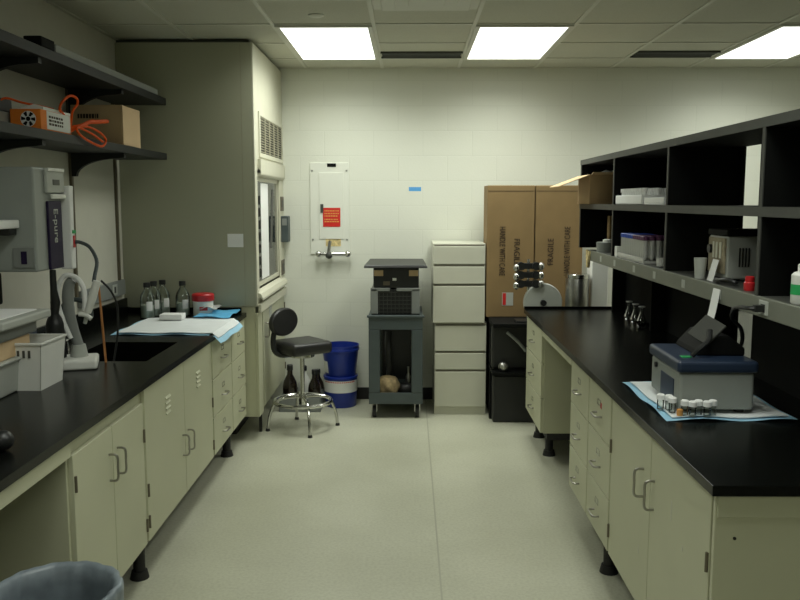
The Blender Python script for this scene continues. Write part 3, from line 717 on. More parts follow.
for k in range(4):
    a=a0+k*.13; b=a0+(k+1)*.13
    def q_(r,an,z): return (r*math.cos(an),r*math.sin(an),z)
    m.hexa([q_(.128,a,.03),q_(.128,b,.03),q_(.1265,b,.03),q_(.1265,a,.03)],[q_(.1395,a,.125),q_(.1395,b,.125),q_(.138,b,.125),q_(.138,a,.125)])
m.build('paper_tag',M['whitep'],t,local=True)

t=T('lab_stool','black vinyl stool with a round backrest and chrome foot ring before the hood','stool',(-.775,5.93,0))
seat=B(-.165,.165,-.165,.165,.565,.655).xf(Matrix.Rotation(math.radians(38),4,'Z')).build('seat',M['blackvin'],t,local=True,bevel=.03,seg=4,smooth=True)
MB().cyl((0,0,.19),(0,0,.55),.016,n=16).cyl((0,0,.18),(0,0,.26),.028,n=16).cyl((0,0,.535),(0,0,.57),.09,n=20).build('column',M['pipe'],t,local=True,smooth=True)
for k in range(4):
    a=math.radians(-72+90*k); c,s_=math.cos(a),math.sin(a)
    lg_=MB().tube([(.015*c,.015*s_,.235),(.10*c,.10*s_,.238),(.19*c,.19*s_,.215),(.24*c,.24*s_,.12),(.258*c,.258*s_,.012)],.0115,10).build('leg',M['pipe'],t,local=True,smooth=True)
    MB().cyl((.259*c,.259*s_,0),(.259*c,.259*s_,.018),.017,.014,n=14).build('foot_cap',M['ebony'],lg_,local=True,smooth=True)
MB().tube([(.205*math.cos(2*PI*k/16),.205*math.sin(2*PI*k/16),.205) for k in range(16)],.014,10,closed=True,sub=3).build('foot_ring',M['pipe'],t,local=True,smooth=True)
MB().cyl((0,-.022,0),(0,.022,0),.125,n=40).xf(Matrix.Translation((-.135,.02,.785))@Matrix.Rotation(math.radians(58),4,'Z')@Matrix.Diagonal((1.15,1,.82,1))).build('backrest',M['blackvin'],t,local=True,bevel=.014,seg=3,smooth=True)
MB().tube([(-.06,-.02,.555),(-.15,-.05,.555),(-.195,-.06,.60),(-.195,-.055,.70),(-.165,-.02,.80)],.020,10).build('back_post',M['blackpl'],t,local=True,smooth=True)

t=T('plastic_tray','dark shallow tray on the floor under the stool holding brown bottles','tray',(-.86,6.56,0))
m=MB().box(-.165,.165,-.17,.17,0,.008).box(-.165,-.157,-.17,.17,.008,.11).box(.157,.165,-.17,.17,.008,.11).box(-.157,.157,-.17,-.162,.008,.11).box(-.157,.157,.162,.17,.008,.11)
m.build('tray_body',M['midgrey'],t,local=True,bevel=.003)
def reagent(x,y,label,body,sc=1.,first=[None]):
    t=T('reagent_bottle',label,'bottle',(x,y,.0085),0,'reagent bottles in the floor tray')
    MB().lathe([(.05*sc,0),(.052*sc,.006),(.052*sc,.17*sc),(.046*sc,.20*sc),(.02*sc,.25*sc),(.018*sc,.28*sc)],(0,0,0),24).build('bottle_body',M[body],t,local=True,smooth=True)
    MB().lathe([(.022*sc,.28*sc),(.022*sc,.315*sc),(.018*sc,.32*sc)],(0,0,0),18).build('cap',M['blackpl'],t,local=True,smooth=True)
    if body=='brown': MB().lathe([(.0526*sc,.07),(.0526*sc,.13)],(0,0,0),24,False,False).build('label',M['midgrey'],t,local=True,smooth=True)
    return t
reagent(-.945,6.47,'tall brown reagent bottle at the left of the floor tray','brown',1.12)
reagent(-.75,6.47,'brown reagent bottle at the right of the floor tray nearest the pails','brown',1.0)
reagent(-.85,6.62,'white bottle between the brown bottles in the floor tray','white',1.0)
reagent(-.74,6.64,'smaller brown bottle at the back right of the floor tray','brown',.9)

# ------------------------------------------------------------------ fume hood
HX,HY=-1.03,5.6
t=T('fume_hood','tall grey beige fume hood cabinet in the back left corner','fume hood',(-1.485,6.22,.0))
m=MB()
m.box(XL+.002,HX-.012,HY,HY+.045,.94,2.69)          # near side
m.box(XL+.002,HX-.012,YB-.047,YB-.002,.94,2.69)
m.box(XL+.002,XL+.03,HY+.045,YB-.047,.94,2.69)
m.box(XL+.03,HX-.012,HY+.045,YB-.047,1.84,2.69)
m.box(XL+.03,HX-.012,HY+.045,YB-.047,.94,.985)
m.build('housing',M['hood'],t)
B(XL+.004,HX-.03,HY+.02,YB-.01,2.69,ZC-.008).build('top_filler',M['dkgrey'],t)
m=MB()
m.box(HX-.012,HX,HY,YB-.002,1.86,2.69)
m.box(HX-.012,HX,HY,HY+.085,.94,1.86).box(HX-.012,HX,6.64,YB-.002,.94,1.86)
fr=m.build('front_frame',M['hoodlt'],t,bevel=.003)
MB().cyl((HX-.006,HY+.10,1.845),(HX-.006,6.80,1.845),.028,n=24).box(HX-.012,HX+.022,HY+.10,6.80,1.845,1.94).build('header_rail',M['hoodlt'],t,smooth=True)
gr=MB().box(HX,HX+.010,5.75,6.80,1.955,1.985).box(HX,HX+.010,5.75,6.80,2.235,2.265).box(HX,HX+.010,5.75,5.79,1.985,2.235).box(HX,HX+.010,6.76,6.80,1.985,2.235).build('grille_frame',M['hoodlt'],t,bevel=.002)
B(HX+.0005,HX+.002,5.79,6.76,1.985,2.235).build('grille_back',M['void'],gr)
m=MB()
for k in range(14):
    z=1.992+k*.0178; m.prism([(HX+.002,z),(HX+.009,z+.004),(HX+.009,z+.007),(HX+.002,z+.009)],'y',5.79,6.76)
for k in range(1,5): y=5.79+k*.194; m.box(HX+.002,HX+.010,y-.008,y+.008,1.985,2.235)
m.build('grille_slats',M['slat'],gr)
m=MB().box(HX-.030,HX-.014,HY+.085,HY+.115,1.06,1.85).box(HX-.030,HX-.014,6.61,6.64,1.06,1.85).box(HX-.030,HX-.014,HY+.115,6.61,1.06,1.09).box(HX-.030,HX-.014,HY+.115,6.61,1.79,1.82)
sa=m.build('sash',M['hoodlt'],t,bevel=.002)
B(HX-.025,HX-.020,HY+.115,6.61,1.09,1.79).build('sash_glass',M['pane'],sa)
MB().prism([(HX-.02,1.045),(HX+.02,1.025),(HX+.035,.995),(HX+.035,.978),(HX+.018,.995),(HX-.02,1.01)],'y',HY+.02,YB-.06).build('airfoil_sill',M['hoodlt'],t,bevel=.004)
B(HX,HX+.022,HY+.01,YB-.05,.895,.955).build('sill_panel',M['hoodlt'],t,bevel=.004)
for z0,z1 in ((1.575,1.69),(1.06,1.18)):
    op=B(HX,HX+.006,6.67,6.82,z0,z1).build('outlet_plate',M['outlet'],t,bevel=.002)
    B(HX+.006,HX+.009,6.71,6.78,z0+.03,z1-.03).build('socket',M['blackpl'],op)
B(HX-.085,HX-.082,HY-.0012,HY,.95,2.68).build('corner_seam',M['slat'],t)
# papers on sash
o=MB().box(HX-.0195,HX-.018,5.90,6.20,1.10,1.78).build('paper_sheet',M['whitep']); tag(o,'tall white paper taped on the fume hood sash, middle of the glass','paper')
o=MB()
for k in range(7):
    z=1.12+k*.085; o.box(HX-.0195,HX-.018,5.74+.02*(k%2),5.87,z,z+.06)
tag(o.build('notice_strip',M['black']),'black patterned notice strip taped on the near side of the fume hood sash','notice')
o=MB().hexa([(HX-.0195,6.26,1.30),(HX-.018,6.26,1.30),(HX-.018,6.36,1.30),(HX-.0195,6.36,1.30)],[(HX-.0195,6.38,1.74),(HX-.018,6.38,1.74),(HX-.018,6.46,1.74),(HX-.0195,6.46,1.74)])
tag(o.build('cord_strip',M['dkgrey']),'slanting grey strip on the far side of the fume hood sash','strip')
# hood interior apparatus
o=B(-1.50,-1.28,6.0,6.35,.985,1.4).build('hood_apparatus',M['lightgrey'],bevel=.01); tag(o,'pale boxed apparatus inside the fume hood behind the sash','apparatus')
o=B(-1.225,-1.118,HY-.0015,HY,1.345,1.435).build('paper_sign',M['whitep']); tag(o,'small white paper stuck on the grey side of the fume hood','paper')
t=T('hood_base_cabinet','beige floor cabinet under the fume hood with a dark vertical gap','cabinet',(-1.48,6.22,0))
B(-1.90,HX-.02,HY+.002,YB-.03,.17,.938).build('body',M['beige'],t,bevel=.002)
B(-1.90,HX-.20,HY+.16,YB-.05,0,.17).build('plinth',M['ebony'],t)
B(HX-.019,HX,HY+.002,5.76,.17,.895).build('stile',M['beige'],t,bevel=.002)
B(HX-.019,HX-.016,5.76,5.80,.17,.895).build('gap_strip',M['void'],t)
d=B(HX-.019,HX,5.80,6.785,.20,.895).build('door',M['beige'],t,bevel=.003)
door_handle(5.86,.74,HX,1,d); hinge(6.78,.8,HX,1,d); hinge(6.78,.3,HX,1,d)
B(HX,HX+.002,6.05,6.16,.78,.88).build('label_plate',M['lightgrey'],d)
B(HX-.05,HX-.03,5.83,5.85,.0,.17).build('leg',M['ebony'],t)

# ------------------------------------------------------------------ back wall fittings
y=YB
t=T('electrical_panel','white flush electrical panel on the back wall with a red sign','panel',(-.65,y,1.22))
B(-.81,-.49,y-.012,y,1.22,1.965).build('panel_frame',M['panelpaint'],t,bevel=.003)
d=B(-.735,-.535,y-.018,y-.012,1.345,1.885).build('door',M['panelpaint'],t,bevel=.002)
B(-.725,-.70,y-.026,y-.018,1.56,1.63).build('latch',M['dkgrey'],d,bevel=.003)
B(-.667,-.595,y-.015,y-.012,1.93,1.958).build('name_plate',M['black'],t)
for x in (-.79,-.51):
    for z in (1.34,1.90): MB().cyl((x,y-.012,z),(x,y-.016,z),.008,n=10).build('screw',M['steel'],t)
o=B(-.705,-.562,y-.021,y-.018,1.445,1.60).build('warning_sign',M['redsign'],bevel=.001); tag(o,'red sign with yellow lettering on the electrical panel door','sign')
m=MB()
random.seed(3)
for z,h in ((1.575,.010),(1.553,.010),(1.533,.010),(1.505,.010),(1.487,.008)):
    x=-.692
    while x<-.585:
        w=random.uniform(.006,.02); m.box(x,min(x+w,-.574),y-.022,y-.021,z-h/2,z+h/2); x+=w+.004
m.build('sign_lettering',M['yellow'],o)
o=B(-.685,-.56,y-.0135,y-.012,1.285,1.345).build('yellow_sticker',M['sticker']); tag(o,'faded yellow sticker below the red sign on the electrical panel','sticker')
t=T('wall_valve','chrome gas valve with two ends on the wall below the electrical panel','valve',(-.62,y,1.2))
MB().cyl((-.74,y-.06,1.225),(-.50,y-.06,1.225),.015,n=14).cyl((-.645,y-.06,1.225),(-.645,y,1.225),.014,n=14).build('valve_body',M['pipe'],t,smooth=True)
for x in (-.74,-.50): MB().sph((x,y-.06,1.225),.027,(1,1,1),16).build('valve_end',M['pipe'],t,smooth=True)
MB().tube([(-.655,y-.06,1.225),(-.655,y-.065,1.26),(-.645,y-.055,1.33)],.013,10).build('lever',M['steel'],t,smooth=True)
MB().sph((-.655,y-.062,1.215),.03,(1,1,1),16).build('hub',M['dkgrey'],t,smooth=True)
o=B(-.002,.098,y-.001,y+.001,1.735,1.768).build('tape_strip',M['bluetape']); tag(o,'short strip of blue tape on the bare back wall','tape')
t=T('wall_thermometer','dark grey box mounted on the far post of the fume hood front','box',(-1.0,6.74,1.32))
B(HX,-.972,6.685,6.80,1.325,1.535).build('case',M['cartgrey'],t,bevel=.006)
B(-1.02,-.982,6.682,6.685,1.46,1.515).build('display',M['midgrey'],t,bevel=.001)

# ------------------------------------------------------------------ left wall shelves
for i,(yy,lb) in enumerate(((3.72,'near metal shelf standard on the left wall behind the grey purifier'),(4.78,'middle metal shelf standard on the left wall left of the black gooseneck'),(5.5,'far metal shelf standard on the left wall close to the fume hood'))):
    o=B(XL,XL+.014,yy-.014,yy+.014,1.10,2.45).build('shelf_standard',M['hinge']); tag(o,lb,'bracket strip','wall standards')
def wallshelf(z0,z1,y1,label,drop):
    t=T('wall_shelf',label,'shelf',(-1.77,3.6,z0))
    B(XL+.016,-1.60,1.2,y1,z0,z1).build('board',M['wallshelf'],t,bevel=.002)
    for yy in (1.9,3.72,4.78):
        pts=[(XL+.016,z0),(-1.62,z0),(-1.62,z0-.025)]
        for k in range(9):
            a=PI/2*k/8; pts.append((-1.66-(.24)*math.sin(a)*1.0, z0-.03-(drop-.03)*(1-math.cos(a))))
        pts.append((XL+.016,z0-drop))
        MB().prism(pts,'y',yy-.016,yy+.016).build('bracket',M['wallshelf'],t)
    return t
wallshelf(2.28,2.325,5.56,'upper dark grey wall shelf on curved brackets on the left wall',.16)
wallshelf(1.925,1.967,5.54,'lower dark grey wall shelf on curved brackets holding the orange box',.13)
o=B(-1.64,-1.605,3.86,5.40,2.326,2.362).build('metal_rail',M['midgrey'],bevel=.003); tag(o,'long grey rail lying on the front of the upper wall shelf','rail')
o=B(-1.68,-1.60,3.70,3.84,2.326,2.37).build('black_block',M['black'],bevel=.005); tag(o,'small black block at the near end of the rail on the upper wall shelf','block')
SH=1.968
# tan box with flap
t=T('tan_carton','tan cardboard box with an open end flap on the lower wall shelf','box',(-1.76,4.9,SH))
m=MB(); x0,x1,y0,y1,h=-.15,.14,-.15,.17,.225
m.box(x0,x1,y0,y1,0,h); m.build('carton_body',M['cardlt'],t,local=True,bevel=.004)
MB().prism([(y0,.004),(y0+.22,.004),(y0+.30,.05),(y0+.29,.11),(y0+.10,h-.01),(y0,h)],'x',x1+.001,x1+.005).build('flap',M['cardlt'],t,local=True)
m=MB()
random.seed(5); x=x0+.04
while x<x0+.15: 
    w=random.uniform(.006,.014); m.box(x,x+w,y0-.001,y0,h-.075,h-.05); x+=w+.004
m.build('printed_line',M['ink'],t,local=True)
# orange box
t=T('orange_carton','orange and white box with a round emblem on the lower wall shelf','box',(-1.715,3.72,SH))
B(-.035,.10,-.03,.30,0,.088).build('carton_body',M['orange'],t,local=True,bevel=.002)
MB().prism([(-.03,.088),(.10,.088),(.10,.100),(.06,.112)],'y',.0,.295).build('white_top',M['whitep'],t,local=True)
B(.10,.1015,.03,.285,.006,.086).build('white_label',M['whitep'],t,local=True)
m=MB(); random.seed(9)
for z in (.062,.046,.03):
    yy=.05
    while yy<.2: w=random.uniform(.012,.03); m.box(.1015,.1022,yy,yy+w,z-.005,z+.005); yy+=w+.007
m.build('label_print',M['ink'],t,local=True)
em=MB().cyl((.045,-.030,.045),(.045,-.0315,.045),.034,n=32).build('emblem',M['whitep'],t,local=True)
m=MB().cyl((.045,-.0315,.045),(.045,-.0322,.045),.010,n=16)
for k in range(6):
    a=2*PI*k/6; c,s=math.cos(a),math.sin(a); u=(-s,c)
    P=[(.045+c*.013-u[0]*.004,.045+s*.013-u[1]*.004),(.045+c*.031-u[0]*.011,.045+s*.031-u[1]*.011),(.045+c*.031+u[0]*.006,.045+s*.031+u[1]*.006),(.045+c*.013+u[0]*.004,.045+s*.013+u[1]*.004)]
    m.prism(P,'y',-.0315,-.0322)
m.build('emblem_blades',M['black'],em,local=True)
o=B(-1.92,-1.765,3.60,3.86,SH,SH+.075).build('grey_carton',M['lightgrey'],bevel=.004); tag(o,'grey box left of the orange box on the lower wall shelf','box')
t=T('black_gadget','black gadget with shiny knobs above the grey box on the lower wall shelf','gadget',(-1.83,3.70,SH+.075))
B(-.06,.05,-.08,.08,0,.06).build('gadget_body',M['blackpl'],t,local=True,bevel=.006)
for z in (.02,.045): MB().sph((.035,-.085,z),.012,(1,1,1),12).build('knob',M['pipe'],t,local=True,smooth=True)
# orange cords
def cord(pts,label,r=.008):
    tag(MB().tube(pts,r,8).build('extension_lead',M['orcord'],smooth=True),label,'cord','orange cords on the lower wall shelf')
cord([(-1.63,4.04,SH+.05),(-1.62,3.95,SH+.09),(-1.60,3.86,SH+.105),(-1.60,3.90,SH+.145),(-1.60,3.985,SH+.180),(-1.60,4.06,SH+.178),(-1.60,4.07,SH+.151),(-1.61,4.03,SH+.11),(-1.63,4.045,SH+.03),(-1.64,4.06,SH+.008)],'orange cord loop rising behind the orange box',.006)
cord([(-1.63,4.04,SH+.035),(-1.60,4.10,SH+.05),(-1.60,4.22,SH+.08),(-1.60,4.30,SH+.088),(-1.60,4.46,SH+.106)],'thick straight orange cord end sticking out past the orange box',.011)
cord([(-1.63,4.03,SH+.012),(-1.605,4.08,SH+.042),(-1.585,4.16,SH+.05),(-1.580,4.29,SH+.035),(-1.580,4.375,SH+.003),(-1.578,4.31,SH-.034),(-1.58,4.16,SH-.022),(-1.59,4.05,SH+.008),(-1.60,4.06,SH+.04),(-1.585,4.20,SH+.02),(-1.58,4.33,SH-.01)],'orange cord loop hanging over the edge of the lower wall shelf',.006)
cord([(-1.80,3.66,SH+.105),(-1.77,3.70,SH+.135),(-1.735,3.78,SH+.125),(-1.70,3.90,SH+.121),(-1.68,3.98,SH+.117)],'thin orange cord lying across the top of the orange box',.005)

# ------------------------------------------------------------------ water purifier on wall
t=T('water_purifier','grey wall mounted water purifier with a dark violet front strip','purifier',(-1.77,3.68,1.35))
B(XL,-1.60,3.55,3.83,1.35,1.80).build('cabinet',M['epgrey'],t,bevel=.008)
B(-1.60,-1.585,3.65,3.835,1.69,1.795).build('display_head',M['lightgrey'],t,bevel=.005)
B(-1.585,-1.578,3.655,3.825,1.785,1.80).build('head_trim',M['white'],t,bevel=.003)
B(-1.585,-1.575,3.68,3.825,1.665,1.685).build('lower_trim',M['white'],t,bevel=.003)
B(-1.585,-1.583,3.71,3.78,1.725,1.75).build('display',M['dkgrey'],t)
st=B(-1.60,-1.588,3.66,3.80,1.352,1.655).build('front_strip',M['purple'],t,bevel=.003)
lettering('lettering','E-pure',.062,frame(Vector((-1.587,3.73,1.545))-OFF[t],(0,0,-1),(0,1,0)),M['lightgrey'],st,.15)
dp=MB().prism([(3.838,1.34),(3.885,1.34),(3.89,1.48),(3.878,1.52),(3.885,1.70),(3.89,1.725),(3.838,1.725)],'x',-1.62,-1.565).build('dispenser_holder',M['whitep'],t,bevel=.006)
B(-1.565,-1.561,3.85,3.885,1.505,1.52).build('green_mark',M['green'],dp); B(-1.565,-1.561,3.856,3.876,1.44,1.495).build('red_mark',M['red'],dp)
o=B(-1.70,-1.61,3.542,3.549,1.37,1.455).build('grey_label',M['midgrey'],t); 
B(-1.665,-1.64,3.540,3.542,1.385,1.44).build('label_mark',M['purple'],o)
o=MB().box(-1.86,-1.665,3.30,3.545,1.540,1.575).build('white_bracket',M['whitep'],t,bevel=.005)
MB().box(-1.86,-1.68,3.48,3.546,1.51,1.545).build('black_mount',M['blackpl'],o,bevel=.003)
# hoses
o=MB().tube([(-1.60,3.70,1.348),(-1.60,3.70,1.26),(-1.60,3.71,1.20),(-1.605,3.71,1.15),(-1.61,3.72,1.10),(-1.61,3.72,.98),(-1.62,3.72,.902)],[.014,.015,.022,.018,.04,.045,.05],12).build('filter_hose',M['blackpl'],smooth=True); tag(o,'black hose with a fat filter hanging below the grey water purifier','hose')
o=MB().tube([(-1.562,3.87,1.465),(-1.54,3.88,1.462),(-1.49,3.86,1.44),(-1.445,3.82,1.38),(-1.43,3.75,1.32),(-1.432,3.738,1.29)],.0085,8).build('dispenser_hose',M['cartgrey'],smooth=True); tag(o,'dark hose arching from the purifier to the white dispensing gun','hose')
# dispenser stand
t=T('dispenser_stand','white remote dispenser stand with a looped hose and gun near the sink','dispenser',(-1.50,3.735,CT))
B(-.115,.07,-.095,.095,0,.045).xf(Matrix.Rotation(math.radians(18),4,'Z')).build('base',M['white'],t,local=True,bevel=.012,seg=3)
MB().cyl((-.02,.02,.045),(-.02,.02,.10),.040,.030,n=24).build('socket',M['lightgrey'],t,local=True,smooth=True)
MB().tube([(-.02,.02,.09),(-.038,.02,.16),(-.055,.02,.24),(-.06,.02,.32),(-.05,.02,.38),(-.03,.02,.40)],[.024,.022,.024,.027,.024,.018],12).build('column',M['midgrey'],t,local=True,smooth=True)
MB().tube([(-.045,.0,.13),(-.075,.0,.20),(-.098,.0,.29),(-.095,.0,.365),(-.06,.0,.418),(-.01,.0,.41),(.02,.0,.365),(.025,.0,.30),(.022,.0,.26)],.0115,10).build('looped_tube',M['whitep'],t,local=True,smooth=True)
gn=MB().tube([(.035,.0,.25),(.06,.0,.32),(.085,.0,.395)],[.016,.019,.017],12).build('dispensing_gun',M['white'],t,local=True,smooth=True)
MB().tube([(.0,-.01,.245),(.03,-.01,.24),(.055,-.01,.222)],.011,8).build('trigger',M['white'],gn,local=True,smooth=True)
MB().tube([(.032,.0,.255),(.025,.0,.215),(.02,.0,.20)],.009,8).build('nozzle',M['lightgrey'],gn,local=True,smooth=True)
o=MB().tube([(-1.405,3.755,1.295),(-1.37,3.77,1.25),(-1.355,3.80,1.19),(-1.36,3.83,1.13),(-1.37,3.838,1.02),(-1.39,3.835,.906)],.005,8).build('thin_cable',M['blackpl'],smooth=True); tag(o,'thin dark cable dropping from the white dispensing gun','cable')
o=MB().cyl((-1.428,3.835,CT),(-1.450,3.842,1.27),.0055,n=10).build('copper_rod',M['copper'],smooth=True); tag(o,'thin upright copper coloured rod at the corner of the sink','rod')
o.parent=None
# faucet behind dispenser
t=T('lab_faucet','dark lab faucet with a gooseneck behind the dispenser at the sink','faucet',(-1.76,4.15,CT))
MB().cyl((0,0,0),(0,0,.05),.03,.022,n=18).build('faucet_base',M['steel'],t,local=True,smooth=True)
MB().tube([(0,0,.05),(0,0,.18),(.02,0,.24),(.08,0,.26),(.14,0,.23),(.15,0,.17)],.012,10).build('spout',M['cartgrey'],t,local=True,smooth=True)
for s in(-1,1): MB().tube([(0,0,.04),(0,s*.04,.045),(0,s*.06,.06)],.009,8).build('handle',M['blackpl'],t,local=True,smooth=True)

# bits near purifier
o=B(-1.80,-1.73,3.72,3.80,CT,.0+1.14).build('blue_carton',M['navy'],bevel=.004); tag(o,'small dark blue box behind the black hose filter on the left bench','box')
fl=None
for (x,yv,lb) in ((-1.66,3.88,'small glass beaker left of the dispenser column'),(-1.71,3.95,'small glass beaker behind the dispenser, nearer the wall'),(-1.59,3.57,'small glass beaker in front of the black hose filter')):
    if fl is None:
        fl=T('glass_beaker',lb,'beaker',(x,yv,CT),0,'beakers around the dispenser')
        MB().lathe([(.030,0),(.033,.004),(.033,.09),(.037,.096)],(0,0,0),22,True,False).build('beaker_body',M['glass'],fl,local=True,smooth=True)
        MB().lathe([(.0365,.095),(.039,.098),(.0365,.101)],(0,0,0),22,False,False).build('rim',M['frost'],fl,local=True,smooth=True)
    else: dup(fl,(x,yv,CT),0,lb)
o=B(-1.92,-1.70,3.12,3.44,1.225,1.36).build('black_monitor',M['black'],bevel=.01); tag(o,'black box on the balance platform below the purifier','box')
# white basket
t=T('plastic_basket','white slotted plastic basket on the left bench before the dispenser','basket',(-1.545,3.345,CT),math.radians(0))
a,b,h=(.072,.105,.19); th=.004
lo=[(-a,-b),(a,-b),(a,b),(-a,b)]; k1=1.22
hi=[(x*k1,yy*1.12) for x,yy in lo]
m=MB()
def wallp(p,q,P,Q):
    n=Vector((q[1]-p[1],-(q[0]-p[0]))).normalized()*th
    m.hexa([(p[0],p[1],0),(q[0],q[1],0),(q[0]-n.x,q[1]-n.y,0),(p[0]-n.x,p[1]-n.y,0)],[(P[0],P[1],h),(Q[0],Q[1],h),(Q[0]-n.x,Q[1]-n.y,h),(P[0]-n.x,P[1]-n.y,h)])
for i in range(4): wallp(lo[i],lo[(i+1)%4],hi[i],hi[(i+1)%4])
m.box(-a,a,-b,b,0,.004)
m.build('basket_body',M['white'],t,local=True)
m=MB(); A,Bb=a*k1+.005,b*1.12+.005
m.box(-A,A,-Bb,-Bb+.010,h-.004,h+.006).box(-A,A,Bb-.010,Bb,h-.004,h+.006).box(-A,-A+.010,-Bb+.010,Bb-.010,h-.004,h+.006).box(A-.010,A,-Bb+.010,Bb-.010,h-.004,h+.006)
m.build('rim',M['white'],t,local=True,bevel=.002)
m=MB()
for k in range(5):
    x=-.055+k*.022; yy=-b*(1+.12*.80)-.0006; m.box(x,x+.010,yy-.0012,yy,.135,.165)
m.build('slot',M['dkgrey'],t,local=True)
# grey bin + balance
t=T('grey_bin','grey plastic bin at the left edge of the bench under the balance','bin',(-1.72,3.215,CT))
m=MB().hexa([(-.15,-.145,0),(.155,-.145,0),(.155,.145,0),(-.15,.145,0)],[(-.165,-.16,.13),(.17,-.16,.13),(.17,.16,.13),(-.165,.16,.13)])
m.build('bin_body',M['lightgrey'],t,local=True,bevel=.008)
B(-.175,.18,-.17,.17,.13,.142).build('rim',M['lightgrey'],t,local=True,bevel=.004)
o=B(-1.87,-1.56,3.07,3.36,1.042,1.115).build('tan_block',M['cardlt'],bevel=.006); tag(o,'flat tan box stacked on the grey plastic bin at the left edge','box')
t=T('bench_balance','grey bench balance with a wide white platform on the stack at the left edge','balance',(-1.70,3.24,1.115))
B(-.17,.15,-.17,.17,0,.055).build('housing',M['midgrey'],t,local=True,bevel=.010)
B(-.22,.19,-.21,.22,.055,.09).build('platform',M['lightgrey'],t,local=True,bevel=.008)
o=B(-1.88,-1.55,3.07,3.41,1.2055,1.2095).build('paper_sheet',M['whitep']); tag(o,'white paper sheets lying on the balance platform','paper')
o=bpy.data.objects['black_monitor']
# pipette bulb
t=T('pipette_bulb','round black rubber bulb on the left bench at the edge of the view','bulb',(-1.235,2.44,CT))
MB().sph((0,0,.032),.034,(1,1,.94),24).build('bulb',M['blackpl'],t,local=True,smooth=True)
MB().cyl((0,-.03,.03),(0,-.065,.012),.010,.008,n=12).build('stem',M['blackpl'],t,local=True,smooth=True)

# raceway with outlets above backsplash
t=T('outlet_raceway','grey outlet raceway on the left wall above the black backsplash','raceway',(-1.93,5.2,1.08))
B(XL,XL+.025,4.80,5.56,1.03,1.13).build('channel',M['midgrey'],t,bevel=.003)
for yy in (4.95,5.35):
    op=B(XL+.025,XL+.029,yy-.045,yy+.045,1.045,1.115).build('outlet_plate',M['lightgrey'],t,bevel=.002)
    B(XL+.029,XL+.031,yy-.012,yy+.012,1.06,1.10).build('socket',M['blackpl'],op)

# ------------------------------------------------------------------ pads, bottles, tub at the far end of left bench
def droop(m):
    for v in m.bm.verts:
        d=v.co.x-.312
        if d>0: v.co.z-=d*.9; v.co.x-=d*.25
    return m
t=T('bench_pad','wide blue edged white absorbent pad at the far end of the left bench','pad',(-1.42,5.0,CT))
droop(padmesh(-.27,.37,-.38,.26,0,.001,.008,2.2)).build('backing_sheet', M['bluepad'], t, local=True, smooth=True)
droop(padmesh(-.245,.345,-.355,.235,.0065,.003,.007,2.2)).build('absorbent_sheet', M['pad'], t, local=True, smooth=True)
b0=None
bl=((-1.70,5.335,'clear glass bottle with a black cap at the left of the close trio'),(-1.685,5.432,'clear glass bottle with a black cap in the middle of the close trio'),(-1.655,5.525,'clear glass bottle with a black cap at the right of the close trio'),(-1.50,5.45,'clear glass bottle with a black cap standing alone beside the red lidded tub'))
for x,yv,lb in bl:
    if b0 is None:
        b0=T('glass_bottle',lb,'bottle',(x,yv,CT+.0),0,'clear bottles by the fume hood')
        MB().lathe([(.043,0),(.046,.004),(.046,.125),(.040,.150),(.018,.185),(.016,.205)],(0,0,0),28,True,False).build('bottle_body',M['glass'],b0,local=True,smooth=True)
        MB().lathe([(.042,.004),(.0435,.008),(.0435,.085)],(0,0,0),28).build('liquid',M['water'],b0,local=True,smooth=True)
        MB().lathe([(.022,.200),(.022,.228),(.019,.230)],(0,0,0),20).build('cap',M['blackpl'],b0,local=True,smooth=True)
        m=MB()
        for k in range(4):
            q=-1.4+k*.22; p=q+.22
            m.hexa([(.0465*math.cos(q),.0465*math.sin(q),.05),(.0465*math.cos(p),.0465*math.sin(p),.05),(.0472*math.cos(p),.0472*math.sin(p),.05),(.0472*math.cos(q),.0472*math.sin(q),.05)],
                   [(.0465*math.cos(q),.0465*math.sin(q),.11),(.0465*math.cos(p),.0465*math.sin(p),.11),(.0472*math.cos(p),.0472*math.sin(p),.11),(.0472*math.cos(q),.0472*math.sin(q),.11)])
        m.build('label',M['whitep'],b0,local=True)
    else: dup(b0,(x,yv,CT),random.uniform(-.3,.3),lb)
for o in [q for q in bpy.data.objects if q.name.startswith('glass_bottle')]: 
    pass
t=T('plastic_tub','white tub with a red screw lid beside the fume hood','tub',(-1.365,5.45,CT))
MB().lathe([(.062,0),(.066,.004),(.066,.098),(.058,.104)],(0,0,0),32).build('tub_body',M['white'],t,local=True,smooth=True)
MB().lathe([(.071,.10),(.073,.104),(.073,.140),(.066,.147)],(0,0,0),32).build('lid',M['red'],t,local=True,smooth=True)
m=MB()
for k in range(5):
    q=-1.7+k*.16; p=q+.16; m.hexa([(.0665*math.cos(q),.0665*math.sin(q),.04),(.0665*math.cos(p),.0665*math.sin(p),.04),(.0672*math.cos(p),.0672*math.sin(p),.04),(.0672*math.cos(q),.0672*math.sin(q),.04)],
      [(.0665*math.cos(q),.0665*math.sin(q),.065),(.0665*math.cos(p),.0665*math.sin(p),.065),(.0672*math.cos(p),.0672*math.sin(p),.065),(.0672*math.cos(q),.0672*math.sin(q),.065)])
m.build('red_print',M['red'],t,local=True)
o=B(-1.56,-1.42,5.12,5.22,CT+.016,CT+.05).build('white_carton',M['whitep'],bevel=.003); tag(o,'small white box lying on the wide pad by the lone bottle','box')
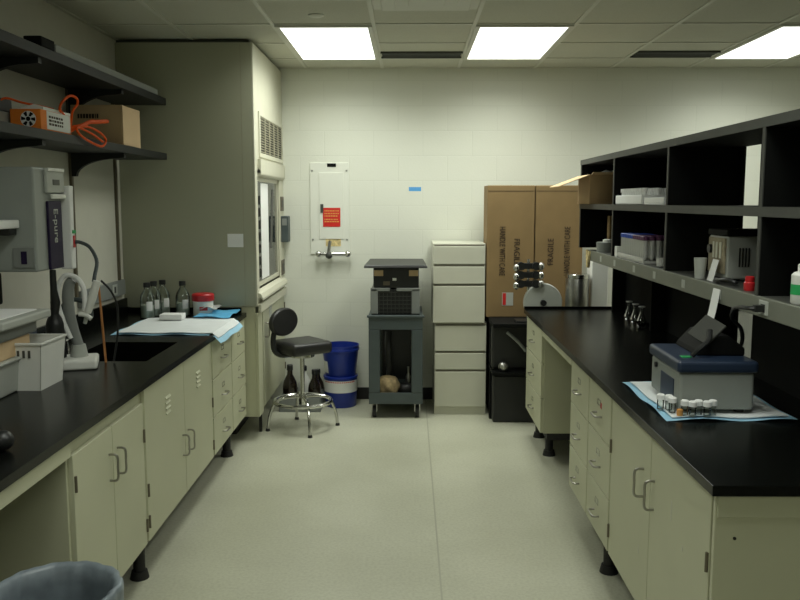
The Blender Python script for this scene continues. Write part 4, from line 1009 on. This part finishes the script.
# blue wrapper
t=T('blue_wrapper','crumpled bright blue wrapper on the far corner of the wide pad','wrapper',(-1.24,5.36,CT+.003))
def crumple(x0,x1,y0,y1,z,amp,fr,sd):
    mm=padmesh(x0,x1,y0,y1,z,.004,0,0)
    for v in mm.bm.verts:
        v.co.z+=amp*(.6+.4*math.sin(v.co.x*fr+sd)*math.cos(v.co.y*fr*1.3+sd)+.3*math.sin(v.co.x*fr*2.1+v.co.y*fr*1.7))
    return mm
crumple(-.13,.10,-.15,.19,.012,.012,16,.4).build('blue_sheet',M['bluebag'],t,local=True)
crumple(-.15,-.02,.02,.17,.04,.018,35,1.4).build('clear_sleeve',M['frost'],t,local=True)

# ------------------------------------------------------------------ trash bin
t=T('waste_bin','grey waste bin with a frosted liner in the bottom left foreground','bin',(-.985,2.19,0))
MB().lathe([(.125,0),(.13,.006),(.164,.562),(.159,.562),(.124,.012)],(0,0,0),48).build('bin_body',M['bin'],t,local=True,smooth=True)
def crinkle(r,z,a): return r*(1+.018*math.sin(a*11+z*9)+.012*math.sin(a*23+z*20))
MB().lathe([(.172,.36),(.175,.42),(.178,.52),(.180,.565),(.178,.582),(.170,.587),(.154,.576),(.146,.53),(.138,.40),(.125,.22),(.09,.14),(.03,.12)],(0,0,0),96,False,True,crinkle).build('liner',M['liner'],t,local=True,smooth=True,ang=80)

# ------------------------------------------------------------------ camera, world, view
cam=bpy.data.cameras.new('camera'); co=bpy.data.objects.new('camera',cam); COL.objects.link(co)
f=830.
cam.sensor_fit='HORIZONTAL'; cam.sensor_width=36; cam.lens=36*f/800
cam.clip_start=.05
co.location=(0,0,1.655)
co.rotation_euler=(PI/2-math.atan(99/f),0,math.atan(9/f))
S.camera=co
w=bpy.data.worlds.new('world'); S.world=w; w.use_nodes=True
w.node_tree.nodes['Background'].inputs[0].default_value=(.5,.5,.45,1); w.node_tree.nodes['Background'].inputs[1].default_value=.1
S.view_settings.view_transform='Standard'; S.view_settings.look='None'; S.view_settings.gamma=1; S.view_settings.use_curve_mapping=False
S.view_settings.exposure=-.78
